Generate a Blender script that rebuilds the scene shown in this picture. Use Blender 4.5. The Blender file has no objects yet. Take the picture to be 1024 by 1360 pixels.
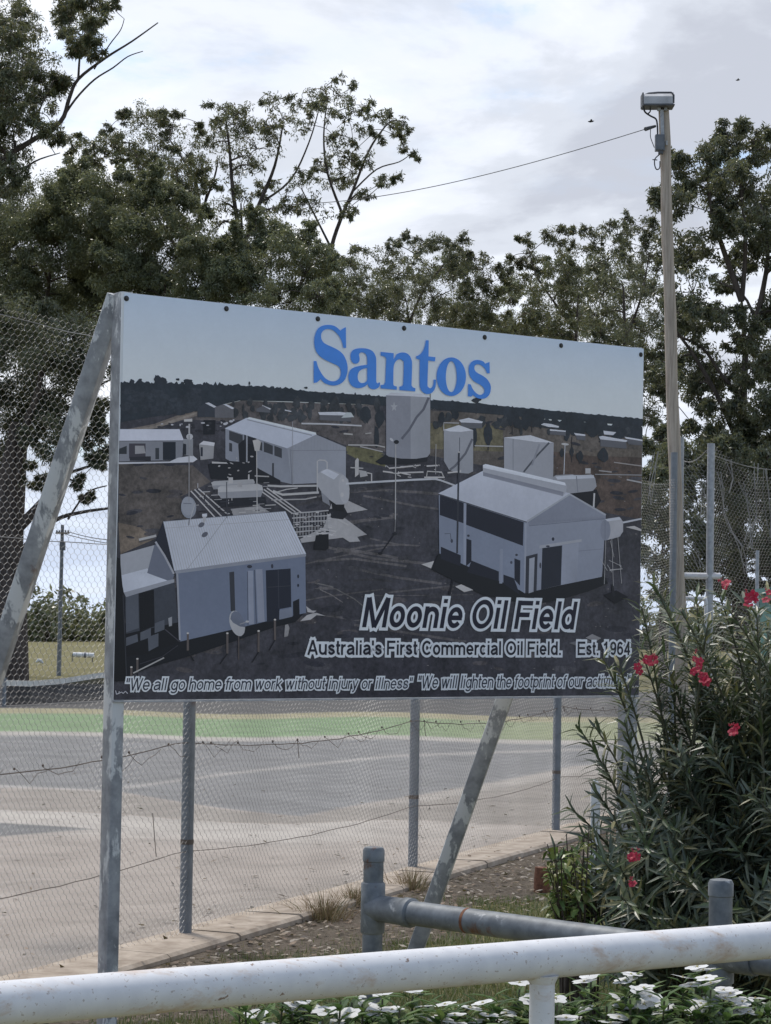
import bpy, math, random
import numpy as np
from mathutils import Vector, Matrix
from mathutils.geometry import tessellate_polygon
S = bpy.context.scene
COL = S.collection
random.seed(7)
RNG = np.random.default_rng(11)

# ------------------------------------------------------------------ camera
F_PX, Y_HOR, ROLL, OFF = 2850.0, 836.0, 0.0155, 80.0      # focal length etc. in units of a 1024x1360 picture
EYE = np.array([0.0, 0.0, 1.6])
PCY = Y_HOR - OFF
PITCH = math.atan(OFF / F_PX)
FW = np.array([0, math.cos(PITCH), math.sin(PITCH)])
_R0 = np.array([1.0, 0, 0]); _U0 = np.array([0, -math.sin(PITCH), math.cos(PITCH)])
RT = _R0 * math.cos(ROLL) + _U0 * math.sin(ROLL)
UP = -_R0 * math.sin(ROLL) + _U0 * math.cos(ROLL)
cd = bpy.data.cameras.new('camera'); cam = bpy.data.objects.new('camera', cd); COL.objects.link(cam)
cd.sensor_fit = 'VERTICAL'; cd.sensor_height = 24.0; cd.lens = 24.0 * F_PX / 1360.0
cd.shift_y = (PCY - 680.0) / 1360.0
cd.clip_start = 0.05; cd.clip_end = 6000
cam.matrix_world = Matrix(((RT[0], UP[0], -FW[0], 0), (RT[1], UP[1], -FW[1], 0), (RT[2], UP[2], -FW[2], 1.6), (0, 0, 0, 1)))
S.camera = cam

# ------------------------------------------------------------------ light
SUN_EL, SUN_AZ = 62.0, -35.0            # azimuth measured from +Y towards +X
w = bpy.data.worlds.new('World'); S.world = w; w.use_nodes = True
nt = w.node_tree; N = nt.nodes; L = nt.links
bg = N['Background']; bg.inputs[1].default_value = 0.13
sky = N.new('ShaderNodeTexSky'); sky.sky_type = 'NISHITA'; sky.sun_disc = False
sky.sun_elevation = math.radians(SUN_EL); sky.sun_rotation = math.radians(SUN_AZ)
sky.air_density = 1.0; sky.dust_density = 0.6; sky.ozone_density = 1.5
tc = N.new('ShaderNodeTexCoord')
sep = N.new('ShaderNodeSeparateXYZ'); L.new(tc.outputs['Generated'], sep.inputs[0])
# cloud layer seen from below: project direction on a plane
den = N.new('ShaderNodeMath'); den.operation = 'ADD'; den.inputs[1].default_value = 0.16; L.new(sep.outputs[2], den.inputs[0])
den2 = N.new('ShaderNodeMath'); den2.operation = 'MAXIMUM'; den2.inputs[1].default_value = 0.05; L.new(den.outputs[0], den2.inputs[0])
dx = N.new('ShaderNodeMath'); dx.operation = 'DIVIDE'; L.new(sep.outputs[0], dx.inputs[0]); L.new(den2.outputs[0], dx.inputs[1])
dy = N.new('ShaderNodeMath'); dy.operation = 'DIVIDE'; L.new(sep.outputs[1], dy.inputs[0]); L.new(den2.outputs[0], dy.inputs[1])
cmb = N.new('ShaderNodeCombineXYZ'); L.new(dx.outputs[0], cmb.inputs[0]); L.new(dy.outputs[0], cmb.inputs[1])
def wnoise(scale, detail, rough, off, dist=0.0):
    mp = N.new('ShaderNodeMapping'); mp.inputs['Location'].default_value = off; L.new(cmb.outputs[0], mp.inputs[0])
    n = N.new('ShaderNodeTexNoise'); n.inputs['Scale'].default_value = scale; n.inputs['Detail'].default_value = detail
    n.inputs['Roughness'].default_value = rough; n.inputs['Distortion'].default_value = dist; L.new(mp.outputs[0], n.inputs[0]); return n
def wramp(src, stops):
    r = N.new('ShaderNodeValToRGB'); L.new(src, r.inputs[0]); e = r.color_ramp.elements
    while len(e) < len(stops): e.new(0.5)
    for k, (p, c) in enumerate(stops):
        e[k].position = p; e[k].color = (c, c, c, 1) if isinstance(c, (int, float)) else (*c, 1)
    r.color_ramp.interpolation = 'EASE'; return r
n1 = wnoise(1.5, 9, 0.56, (3.4, 2.1, 0), 0.3)
n2 = wnoise(2.6, 7, 0.6, (7.3, 2.2, 1), 0.2)
cloud_col = wramp(n1.outputs[0], [(0.40, (5.7, 5.9, 6.3)), (0.47, (5.0, 5.25, 5.8)), (0.53, (4.1, 4.35, 4.85)), (0.60, (3.3, 3.5, 4.0))])
cover = wramp(n2.outputs[0], [(0.30, 0.35), (0.42, 0.93), (0.5, 1.0)])
# behind the camera the sky is more open
behind = N.new('ShaderNodeMapRange'); L.new(sep.outputs[1], behind.inputs[0])
behind.inputs[1].default_value = -0.35; behind.inputs[2].default_value = 0.25; behind.inputs[3].default_value = 0.25; behind.inputs[4].default_value = 1.0
cv = N.new('ShaderNodeMath'); cv.operation = 'MULTIPLY'; L.new(cover.outputs[0], cv.inputs[0]); L.new(behind.outputs[0], cv.inputs[1])
skb = N.new('ShaderNodeMix'); skb.data_type = 'RGBA'
L.new(cv.outputs[0], skb.inputs[0]); L.new(sky.outputs[0], skb.inputs[6]); L.new(cloud_col.outputs[0], skb.inputs[7])
hzr = N.new('ShaderNodeMapRange'); L.new(sep.outputs[2], hzr.inputs[0]); hzr.inputs[1].default_value = 0.0; hzr.inputs[2].default_value = 0.11; hzr.inputs[3].default_value = 0.85; hzr.inputs[4].default_value = 0.0
hzm = N.new('ShaderNodeMix'); hzm.data_type = 'RGBA'; L.new(hzr.outputs[0], hzm.inputs[0]); L.new(skb.outputs[2], hzm.inputs[6]); hzm.inputs[7].default_value = (3.9, 4.6, 5.9, 1)
L.new(hzm.outputs[2], bg.inputs[0])
sl = bpy.data.lights.new('sun', 'SUN'); sl.energy = 2.0; sl.angle = math.radians(12); sl.color = (1.0, 0.95, 0.87)
so = bpy.data.objects.new('sun', sl); COL.objects.link(so)
_e, _a = math.radians(SUN_EL), math.radians(SUN_AZ)
sdir = Vector((math.sin(_a) * math.cos(_e), math.cos(_a) * math.cos(_e), math.sin(_e)))
so.rotation_euler = sdir.to_track_quat('Z', 'Y').to_euler(); so.location = (0, 0, 30)
S.view_settings.view_transform = 'Standard'; S.view_settings.look = 'None'; S.view_settings.gamma = 1
S.view_settings.exposure = 0.5

# ------------------------------------------------------------------ helpers
def at(px, py, Y):                       # photo pixel -> point at camera depth Y
    return EYE + (FW + RT * (px - 512) / F_PX + UP * (PCY - py) / F_PX) * Y
def gp(px, py, z=0.0):                   # photo pixel -> point on the ground
    d = FW + RT * (px - 512) / F_PX + UP * (PCY - py) / F_PX
    return EYE + d * ((z - 1.6) / d[2])
def lin(c):
    return tuple(((v / 255) / 12.92 if v <= 10.3 else ((v / 255 + 0.055) / 1.055) ** 2.4) for v in c)
def tag(o, label=None, cat=None, group=None, kind=None):
    if label: o['label'] = label
    if cat: o['category'] = cat
    if group: o['group'] = group
    if kind: o['kind'] = kind
    return o
def empty(name, loc):
    o = bpy.data.objects.new(name, None); o.location = tuple(loc); o.empty_display_size = 0.2; COL.objects.link(o); return o
def link(name, me, parent=None):
    o = bpy.data.objects.new(name, me); COL.objects.link(o)
    if parent is not None:
        o.parent = parent
        off = Vector(parent.location) if parent.type == 'EMPTY' else Vector((0, 0, 0))   # mesh parents sit at the origin
        o.matrix_parent_inverse = Matrix.Translation(-off)
    return o
class MB:                                # collects geometry in world coordinates
    def __init__(s): s.v = []; s.f = []; s.c = []; s.m = []; s.n = 0; s.cur = (1, 1, 1, 1); s.mi = 0
    def add(s, V, Fc, col=None, mi=None):
        b = s.n; V = np.asarray(V, float); s.v.append(V); s.n += len(V)
        for f in Fc: s.f.append([b + i for i in f])
        c = s.cur if col is None else col
        s.c.append(np.tile(np.array(c if len(c) == 4 else (*c, 1.0), float), (len(V), 1)))
        s.m += [s.mi if mi is None else mi] * len(Fc)
    def box(s, c, size, ax=None, **k):
        c = np.array(c, float); h = np.array(size, float) / 2
        A = np.eye(3) if ax is None else np.array(ax, float)
        V = [c + A[0] * h[0] * i + A[1] * h[1] * j + A[2] * h[2] * l for l in (-1, 1) for j in (-1, 1) for i in (-1, 1)]
        s.add(V, [(0, 2, 3, 1), (4, 5, 7, 6), (0, 1, 5, 4), (2, 6, 7, 3), (0, 4, 6, 2), (1, 3, 7, 5)], **k)
    def tube(s, pts, rad, n=8, cap=True, **k):
        P = [np.array(p, float) for p in pts]; rad = rad if hasattr(rad, '__len__') else [rad] * len(P)
        V = []; prev = None
        for i, p in enumerate(P):
            t = P[min(i + 1, len(P) - 1)] - P[max(i - 1, 0)]; t = t / (np.linalg.norm(t) + 1e-12)
            if prev is None:
                a = np.array([0, 0, 1.0]) if abs(t[2]) < 0.9 else np.array([1.0, 0, 0]); u = np.cross(t, a)
            else: u = prev - t * (prev @ t)
            u /= np.linalg.norm(u) + 1e-12; prev = u; q = np.cross(t, u)
            for j in range(n):
                a = 2 * math.pi * j / n; V.append(p + (u * math.cos(a) + q * math.sin(a)) * rad[i])
        Fc = [(i * n + j, i * n + (j + 1) % n, (i + 1) * n + (j + 1) % n, (i + 1) * n + j) for i in range(len(P) - 1) for j in range(n)]
        if cap: Fc += [tuple(range(n - 1, -1, -1)), tuple(range((len(P) - 1) * n, len(P) * n))]
        s.add(V, Fc, **k)
    def ball(s, c, r, n=8, m=6, **k):
        c = np.array(c, float); r = np.array(r if hasattr(r, '__len__') else (r, r, r), float); V = []; Fc = []
        for i in range(m + 1):
            th = math.pi * i / m
            for j in range(n):
                a = 2 * math.pi * j / n; V.append(c + r * np.array([math.sin(th) * math.cos(a), math.sin(th) * math.sin(a), math.cos(th)]))
        for i in range(m):
            for j in range(n): Fc.append((i * n + j, (i + 1) * n + j, (i + 1) * n + (j + 1) % n, i * n + (j + 1) % n))
        s.add(V, Fc, **k)
    def sweep(s, a, b, prof, ux, uy, **k):   # prism: closed profile (x,y) swept from a to b
        a = np.array(a, float); b = np.array(b, float); ux = np.array(ux, float); uy = np.array(uy, float); n = len(prof)
        V = [a + ux * x + uy * y for x, y in prof] + [b + ux * x + uy * y for x, y in prof]
        Fc = [(i, (i + 1) % n, n + (i + 1) % n, n + i) for i in range(n)] + [tuple(range(n - 1, -1, -1)), tuple(range(n, 2 * n))]
        s.add(V, Fc, **k)
    def build(s, name, mats, parent=None, smooth=False, sharp=None):
        me = bpy.data.meshes.new(name)
        V = np.concatenate(s.v) if s.v else np.zeros((0, 3))
        me.from_pydata(V.tolist(), [], s.f)
        for m in (mats if isinstance(mats, (list, tuple)) else [mats]): me.materials.append(m)
        if max(s.m + [0]) > 0: me.polygons.foreach_set('material_index', s.m)
        a = me.color_attributes.new('col', 'FLOAT_COLOR', 'POINT'); a.data.foreach_set('color', np.concatenate(s.c).ravel() if s.c else [])
        if smooth:
            me.polygons.foreach_set('use_smooth', [True] * len(me.polygons))
            if sharp is None: sharp = 40
            me.set_sharp_from_angle(angle=math.radians(sharp))
        me.update(); return link(name, me, parent)
def quads_mesh(name, V, C, mat, parent=None, k=4, smooth=False):   # V (n,k,3) separate polygons, C (n,4)
    n = len(V); me = bpy.data.meshes.new(name)
    me.vertices.add(n * k); me.vertices.foreach_set('co', np.asarray(V, np.float32).ravel())
    me.loops.add(n * k); me.loops.foreach_set('vertex_index', np.arange(n * k, dtype=np.int32))
    me.polygons.add(n); me.polygons.foreach_set('loop_start', np.arange(0, n * k, k, dtype=np.int32)); me.polygons.foreach_set('loop_total', np.full(n, k, np.int32))
    a = me.color_attributes.new('col', 'FLOAT_COLOR', 'POINT'); a.data.foreach_set('color', np.repeat(np.asarray(C, np.float32), k, axis=0).ravel())
    me.materials.append(mat); me.update(calc_edges=True); me.validate(); return link(name, me, parent)
def grid_mesh(name, V, C, nx, ny, mat, parent=None):
    V = np.asarray(V, float); me = bpy.data.meshes.new(name)
    Fc = [(j * nx + i, j * nx + i + 1, (j + 1) * nx + i + 1, (j + 1) * nx + i) for j in range(ny - 1) for i in range(nx - 1)]
    me.from_pydata(V.tolist(), [], Fc)
    a = me.color_attributes.new('col', 'FLOAT_COLOR', 'POINT'); a.data.foreach_set('color', np.asarray(C, np.float32).ravel())
    me.materials.append(mat); me.update(); return link(name, me, parent)
def unit(v): v = np.asarray(v, float); return v / (np.linalg.norm(v) + 1e-12)

# ------------------------------------------------------------------ materials
class NT:
    def __init__(s, name, rough=0.6, metal=0.0, spec=0.5):
        s.m = bpy.data.materials.new(name); s.m.use_nodes = True; s.t = s.m.node_tree; s.p = s.t.nodes['Principled BSDF']
        s.p.inputs['Roughness'].default_value = rough; s.p.inputs['Metallic'].default_value = metal; s.p.inputs['Specular IOR Level'].default_value = spec
        s.tc = s.t.nodes.new('ShaderNodeTexCoord')
    def n(s, t): return s.t.nodes.new(t)
    def l(s, a, b): s.t.links.new(a, b)
    def noise(s, scale, detail=4, rough=0.55, stretch=None, dist=0.0, off=(0, 0, 0)):
        x = s.n('ShaderNodeTexNoise'); x.inputs['Scale'].default_value = scale; x.inputs['Detail'].default_value = detail
        x.inputs['Roughness'].default_value = rough; x.inputs['Distortion'].default_value = dist
        m = s.n('ShaderNodeMapping'); m.inputs['Location'].default_value = off
        if stretch: m.inputs['Scale'].default_value = stretch
        s.l(s.tc.outputs['Object'], m.inputs[0]); s.l(m.outputs[0], x.inputs[0]); return x.outputs[0]
    def voro(s, scale, feature='F1', out='Distance'):
        x = s.n('ShaderNodeTexVoronoi'); x.inputs['Scale'].default_value = scale; x.feature = feature
        s.l(s.tc.outputs['Object'], x.inputs[0]); return x.outputs[out]
    def ramp(s, src, stops, ease='LINEAR'):
        r = s.n('ShaderNodeValToRGB'); s.l(src, r.inputs[0]); e = r.color_ramp.elements; r.color_ramp.interpolation = ease
        while len(e) < len(stops): e.new(0.5)
        for k, (p, c) in enumerate(stops): e[k].position = p; e[k].color = (c, c, c, 1) if isinstance(c, (int, float)) else (*c, 1)
        return r.outputs[0]
    def mix(s, f, a, b, mode='MIX'):
        x = s.n('ShaderNodeMix'); x.data_type = 'RGBA'; x.blend_type = mode
        for k, v in ((0, f), (6, a), (7, b)):
            sock = x.inputs[k]
            if isinstance(v, (int, float)): sock.default_value = v if k == 0 else (v, v, v, 1)
            elif isinstance(v, tuple): sock.default_value = (*v[:3], 1)
            else: s.l(v, sock)
        return x.outputs[2]
    def attr(s):
        x = s.n('ShaderNodeVertexColor'); x.layer_name = 'col'; return x
    def col(s, c):
        if isinstance(c, tuple): s.p.inputs['Base Color'].default_value = (*c, 1)
        else: s.l(c, s.p.inputs['Base Color'])
        return s
    def bump(s, h, strength=0.3, dist=0.01):
        b = s.n('ShaderNodeBump'); b.inputs['Strength'].default_value = strength; b.inputs['Distance'].default_value = dist
        s.l(h, b.inputs['Height']); s.l(b.outputs[0], s.p.inputs['Normal']); return s
    def rough(s, src): s.l(src, s.p.inputs['Roughness']); return s

def m_noise(name, a, b, scale, rough=0.7, detail=6, bump=0.0, bdist=0.005, stretch=None, lo=0.35, hi=0.65, metal=0.0, spec=0.5):
    t = NT(name, rough, metal, spec); n = t.noise(scale, detail, 0.6, stretch)
    t.col(t.ramp(n, [(lo, a), (hi, b)]))
    if bump: t.bump(n, bump, bdist)
    return t.m
M = {}
# sign
M['panel'] = m_noise('white_panel', (0.70, 0.71, 0.73), (0.76, 0.77, 0.79), 3.0, 0.38, stretch=(6, 6, 0.5))
t = NT('printed_sheet', 0.42, 0, 0.35); a = t.attr(); n = t.noise(55, 6, 0.7); n2_ = t.noise(9, 4, 0.6)
nn = t.mix(0.5, n, n2_); rr = t.ramp(nn, [(0.36, 0.30), (0.5, 1.0), (0.64, 1.9)])
am = t.mix(a.outputs['Alpha'], (1.0, 1.0, 1.0), rr); t.col(t.mix(1.0, a.outputs['Color'], am, 'MULTIPLY')); M['print'] = t.m
t = NT('printed_letters', 0.4, 0, 0.35); a = t.attr(); t.col(t.mix(1.0, a.outputs['Color'], t.ramp(t.noise(14, 5), [(0.3, 0.93), (0.7, 1.05)]), 'MULTIPLY')); M['letters'] = t.m
# worn galvanised steel with remains of white paint
def m_galv(name, base_a, base_b, paint, rust=0.0, scale=10.0, plo=0.52, phi=0.56, stretch=(1, 1, 0.35), rough=0.55, metal=0.25, rhi=0.66):
    t = NT(name, rough, metal); n = t.noise(scale * 2, 5, 0.6); base = t.ramp(n, [(0.35, base_a), (0.65, base_b)])
    if paint is not None:
        pm = t.ramp(t.noise(scale, 8, 0.68, stretch, 0.3, (3, 1, 5)), [(plo, 0.0), (phi, 1.0)]); base = t.mix(pm, base, paint)
    if rust:
        rm = t.ramp(t.noise(scale * 0.55, 8, 0.7, None, 0.4, (9, 4, 2)), [(rhi - 0.04, 0.0), (rhi + 0.03, rust)]); base = t.mix(rm, base, (0.13, 0.055, 0.028))
    t.col(base); t.bump(n, 0.12, 0.002); return t.m
M['sign_post'] = m_galv('weathered_post_steel', (0.20, 0.205, 0.22), (0.36, 0.365, 0.38), (0.72, 0.72, 0.71), 0.8, 7, 0.49, 0.52, (1, 1, 0.22))
M['sign_brace'] = m_galv('weathered_brace_steel', (0.21, 0.215, 0.23), (0.37, 0.375, 0.39), (0.60, 0.60, 0.60), 0.6, 7, 0.52, 0.55, (1, 1, 0.4))
M['pole_steel'] = m_galv('painted_pole_steel', (0.15, 0.165, 0.185), (0.20, 0.215, 0.235), None, 0.5, 8, rough=0.5, metal=0.1)
M['galv_post'] = m_galv('galvanised_post_steel', (0.30, 0.31, 0.33), (0.42, 0.43, 0.45), None, 0.0, 12, metal=0.3)
M['grey_rail'] = m_galv('grey_rail_steel', (0.10, 0.112, 0.125), (0.185, 0.20, 0.215), (0.36, 0.37, 0.38), 0.95, 11, 0.60, 0.66, (1, 1, 1), 0.55, 0.15, 0.65)
M['rust'] = m_noise('rust', (0.10, 0.04, 0.022), (0.2, 0.085, 0.045), 60, 0.9)
t = NT('white_rail_paint', 0.6, 0, 0.35); n = t.noise(6, 8, 0.7, (0.4, 2, 2), 0.2)
base = t.ramp(t.noise(30, 5), [(0.3, (0.60, 0.60, 0.62)), (0.7, (0.69, 0.69, 0.70))])
base = t.mix(t.ramp(n, [(0.54, 0.0), (0.68, 0.75)]), base, (0.45, 0.30, 0.19)); base = t.mix(t.ramp(t.noise(120, 3, 0.6), [(0.63, 0.0), (0.68, 0.6)]), base, (0.27, 0.2, 0.16)); chips = t.ramp(t.noise(38, 6, 0.7, (0.7, 1, 1), 0.3, (1, 8, 3)), [(0.655, 0.0), (0.672, 0.85)]); base = t.mix(chips, base, (0.20, 0.12, 0.08))
t.col(base); t.bump(t.noise(160, 3), 0.08, 0.001); M['white_rail'] = t.m
M['wire'] = m_noise('galvanised_wire', (0.16, 0.155, 0.15), (0.32, 0.315, 0.31), 1.6, 0.5, 3, metal=0.4)
M['rust_wire'] = m_noise('rusty_wire', (0.08, 0.065, 0.055), (0.17, 0.13, 0.105), 12, 0.8)
M['black_wire'] = m_noise('black_cable', (0.02, 0.02, 0.022), (0.04, 0.04, 0.045), 5, 0.6)
M['pole_wood'] = None
t = NT('weathered_pole_timber', 0.85, 0, 0.2); n = t.noise(7, 8, 0.65, (9, 9, 0.35)); t.col(t.ramp(n, [(0.3, (0.24, 0.205, 0.17)), (0.5, (0.40, 0.34, 0.285)), (0.7, (0.50, 0.44, 0.37))])); t.bump(n, 0.5, 0.008); M['pole_wood'] = t.m
t = NT('bark', 0.9, 0, 0.2); n = t.noise(3, 8, 0.65, (4, 4, 0.5)); t.col(t.ramp(n, [(0.3, (0.035, 0.028, 0.024)), (0.6, (0.10, 0.08, 0.068)), (0.75, (0.17, 0.145, 0.125))])); t.bump(n, 0.6, 0.03); M['bark'] = t.m
def m_leaf(name, rough=0.45, trans=0.25, tcol=(0.16, 0.2, 0.05), spec=0.55):
    t = NT(name, rough, 0, spec); a = t.attr(); t.col(a.outputs['Color'])
    tr = t.n('ShaderNodeBsdfTranslucent'); t.l(t.mix(0.5, a.outputs['Color'], tcol), tr.inputs[0])
    mx = t.n('ShaderNodeMixShader'); mx.inputs[0].default_value = trans; t.l(t.p.outputs[0], mx.inputs[1]); t.l(tr.outputs[0], mx.inputs[2])
    t.l(mx.outputs[0], t.t.nodes['Material Output'].inputs[0]); return t.m
M['gum_leaf'] = m_leaf('gum_leaf', 0.33, 0.4, (0.2, 0.2, 0.07)); M['shrub_leaf'] = m_leaf('shrub_leaf', 0.38, 0.2, (0.1, 0.17, 0.04)); M['petal'] = m_leaf('petal', 0.6, 0.3, (0.6, 0.6, 0.6)); M['red_petal'] = m_leaf('red_petal', 0.6, 0.2, (0.5, 0.02, 0.06)); M['soft_leaf'] = m_leaf('soft_leaf', 0.6, 0.25, (0.1, 0.2, 0.04), 0.25)
M['grass'] = m_leaf('grass_blade', 0.6, 0.25, (0.16, 0.17, 0.05))
# ground
t = NT('field_grass', 0.95, 0, 0.1); a1 = t.noise(0.35, 8, 0.65); a2 = t.noise(14, 6, 0.7)
c1 = t.ramp(a1, [(0.35, (0.12, 0.115, 0.05)), (0.55, (0.20, 0.18, 0.085)), (0.7, (0.26, 0.22, 0.12))]); t.col(t.mix(0.55, c1, t.ramp(a2, [(0.3, (0.06, 0.065, 0.03)), (0.7, (0.24, 0.21, 0.12))]))); t.bump(a2, 0.5, 0.03); M['ground'] = t.m
t = NT('court_surface', 0.85, 0, 0.25); a = t.attr(); f = t.noise(180, 4, 0.7); g = t.noise(1.6, 8, 0.62, (1, 1, 1), 0.6)
c1 = t.mix(1.0, a.outputs['Color'], t.ramp(f, [(0.3, 0.8), (0.7, 1.2)]), 'MULTIPLY'); st = t.ramp(t.noise(4.5, 9, 0.75, None, 0.5, (2, 7, 1)), [(0.55, 0.0), (0.72, 0.42)]); c1 = t.mix(st, c1, (0.13, 0.12, 0.11)); sp = t.ramp(t.noise(34, 3, 0.5, None, 0, (5, 5, 5)), [(0.66, 0.0), (0.70, 0.45)]); c1 = t.mix(sp, c1, (0.10, 0.085, 0.07)); c1 = t.mix(1.0, c1, t.ramp(g, [(0.3, 0.78), (0.7, 1.14)]), 'MULTIPLY')
t.col(c1); t.bump(f, 0.3, 0.003); M['court'] = t.m
M['kerb'] = m_noise('kerb_concrete', (0.27, 0.215, 0.165), (0.44, 0.37, 0.30), 9, 0.9, 8, 0.4, 0.006)
t = NT('mulch_soil', 0.95, 0, 0.1); a1 = t.noise(40, 8, 0.75); a2 = t.noise(3, 5, 0.6); t.col(t.mix(0.45, t.ramp(a1, [(0.35, (0.05, 0.042, 0.034)), (0.6, (0.19, 0.16, 0.13)), (0.72, (0.34, 0.31, 0.27))]), t.ramp(a2, [(0.3, (0.095, 0.075, 0.055)), (0.7, (0.20, 0.165, 0.125))]))); t.bump(a1, 0.9, 0.02); M['mulch'] = t.m
M['road'] = m_noise('dark_road', (0.045, 0.045, 0.047), (0.085, 0.08, 0.075), 0.9, 0.9, 8, 0.3, 0.02)

# ------------------------------------------------------------------ setting
mb = MB(); R = 2600.0
mb.add([(-R, -300, -0.012), (R, -300, -0.012), (R, R, -0.012), (-R, R, -0.012)], [(0, 1, 2, 3)]); tag(mb.build('ground', M['ground']), kind='structure')

# fence foot line in the world (post feet read off the photograph)
P1, P2, P3 = gp(246, 1253), gp(548, 1163), gp(738, 1113)
FD = unit(P3 - P1); FD[2] = 0
P0 = P1 - FD * 3.3; Pm = P1 - FD * 6.6; P4 = P1 + FD * 9.9
FN = np.array([FD[1], -FD[0], 0])       # towards the camera side (outside of the court)
PC = P4 + FD * 0.3
# court: vertex colours for paint and asphalt zones, pale streaks, brown bands, a grey triangle
def sstep(a, b, x): t_ = np.clip((x - a) / (b - a + 1e-9), 0, 1); return t_ * t_ * (3 - 2 * t_)
xs = np.arange(-500, 1501, 10.0); ys = np.concatenate([np.arange(935, 1125, 1.25), np.arange(1125, 1560, 5.0)])
V = []; Cc = []
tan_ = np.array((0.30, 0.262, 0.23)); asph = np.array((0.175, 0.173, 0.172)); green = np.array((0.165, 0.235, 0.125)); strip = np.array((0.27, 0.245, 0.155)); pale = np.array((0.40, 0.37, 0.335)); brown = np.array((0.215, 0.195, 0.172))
for y in ys:
    for x in xs:
        p = gp(x, y)
        sd = (p - P1) @ FN                # >0: outside the court
        if sd > 0: p = p - FN * sd        # collapse onto the fence line
        yy = y - 0.0155 * (x - 400) + 3.5 * math.sin(x * 0.013 + 1) * math.sin(x * 0.0041)
        c = tan_.copy()
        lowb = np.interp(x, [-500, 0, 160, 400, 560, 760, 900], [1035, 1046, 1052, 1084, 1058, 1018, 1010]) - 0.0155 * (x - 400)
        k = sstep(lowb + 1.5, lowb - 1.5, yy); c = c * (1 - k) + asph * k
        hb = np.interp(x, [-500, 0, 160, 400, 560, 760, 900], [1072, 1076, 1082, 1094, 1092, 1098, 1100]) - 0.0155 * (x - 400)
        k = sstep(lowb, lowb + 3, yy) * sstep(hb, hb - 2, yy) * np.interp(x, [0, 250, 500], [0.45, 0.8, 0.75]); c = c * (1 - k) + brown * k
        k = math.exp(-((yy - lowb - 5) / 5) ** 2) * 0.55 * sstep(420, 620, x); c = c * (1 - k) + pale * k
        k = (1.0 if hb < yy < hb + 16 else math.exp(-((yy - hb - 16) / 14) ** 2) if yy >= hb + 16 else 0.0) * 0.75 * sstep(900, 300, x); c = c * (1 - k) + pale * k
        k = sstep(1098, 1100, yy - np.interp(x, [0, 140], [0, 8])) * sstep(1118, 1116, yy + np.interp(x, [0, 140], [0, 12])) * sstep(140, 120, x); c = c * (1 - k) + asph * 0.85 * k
        k = math.exp(-((y - np.interp(x, [0, 250, 600, 800], [1292, 1215, 1140, 1105])) / 9) ** 2) * 0.35; c = c * (1 - k) + brown * 0.8 * k
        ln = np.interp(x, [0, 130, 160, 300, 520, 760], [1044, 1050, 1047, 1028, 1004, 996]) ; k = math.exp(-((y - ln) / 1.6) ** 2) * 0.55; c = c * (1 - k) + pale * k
        k = math.exp(-((y - 1262 + x * 0.05) / 14) ** 2) * math.exp(-((x - 85) / 60) ** 2) * 0.5; c = c * (1 - k) + asph * 0.7 * k
        k = sstep(985, 981, yy); c = c * (1 - k) + pale * 0.85 * k
        k = sstep(979, 976, yy); g_ = green * (1 - 0.6 * sstep(450, 800, x)) + strip * 0.6 * sstep(450, 800, x); c = c * (1 - k) + g_ * k
        k = sstep(955, 952, yy); c = c * (1 - k) + strip * k
        k = sstep(947.5, 946, yy); c = c * (1 - k) + np.array((0.085, 0.082, 0.08)) * k
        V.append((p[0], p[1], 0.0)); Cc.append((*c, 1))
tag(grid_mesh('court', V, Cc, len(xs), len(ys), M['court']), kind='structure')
# dark strip of road and bank beyond the court
mb = MB(); a, b, c, d = gp(-900, 916), gp(1900, 960), gp(1900, 918), gp(-900, 874)
for q in (a, b, c, d): q[2] = -0.004
mb.add([gp(-900, 921, -0.004), gp(1900, 965, -0.004), gp(1900, 935, -0.004), gp(-900, 893, -0.004)], [(0, 1, 2, 3)]); tag(mb.build('road', M['road']), kind='structure')
# kerb just outside the fence
ks = P1 - FD * 9; ke = P4 + FD * 0.8
mb = MB(); ns_ = 26
for i in range(ns_):
    a = ks + (ke - ks) * (i / ns_); b = ks + (ke - ks) * ((i + 1) / ns_) - FD * 0.006; j = random.uniform(-0.008, 0.008)
    mb.sweep(a, b, [(-0.08, -0.1), (0.27 + j, -0.1), (0.27 + j, 0.045 + j), (0.25 + j, 0.06 + j), (-0.08, 0.06 + j * 0.5)], FN, (0, 0, 1))
tag(mb.build('kerb', M['kerb']), kind='structure')
# mulch bed between kerb and grass, with an uneven edge
V = []; nS = 60
for i in range(nS + 1):
    s_ = i / nS; base = ks + (ke - ks) * s_; wd = 0.72 + 0.22 * math.sin(i * 0.9) + 0.15 * math.sin(i * 2.3 + 1)
    for k in range(6):
        q = base + FN * (0.26 + wd * k / 5); V.append((q[0], q[1], 0.02 * (1 - k / 5) - (0.012 if k == 5 else 0)))
tag(grid_mesh('soil_bed', V, np.ones((len(V), 4)), 6, nS + 1, M['mulch']), kind='structure')

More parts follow.
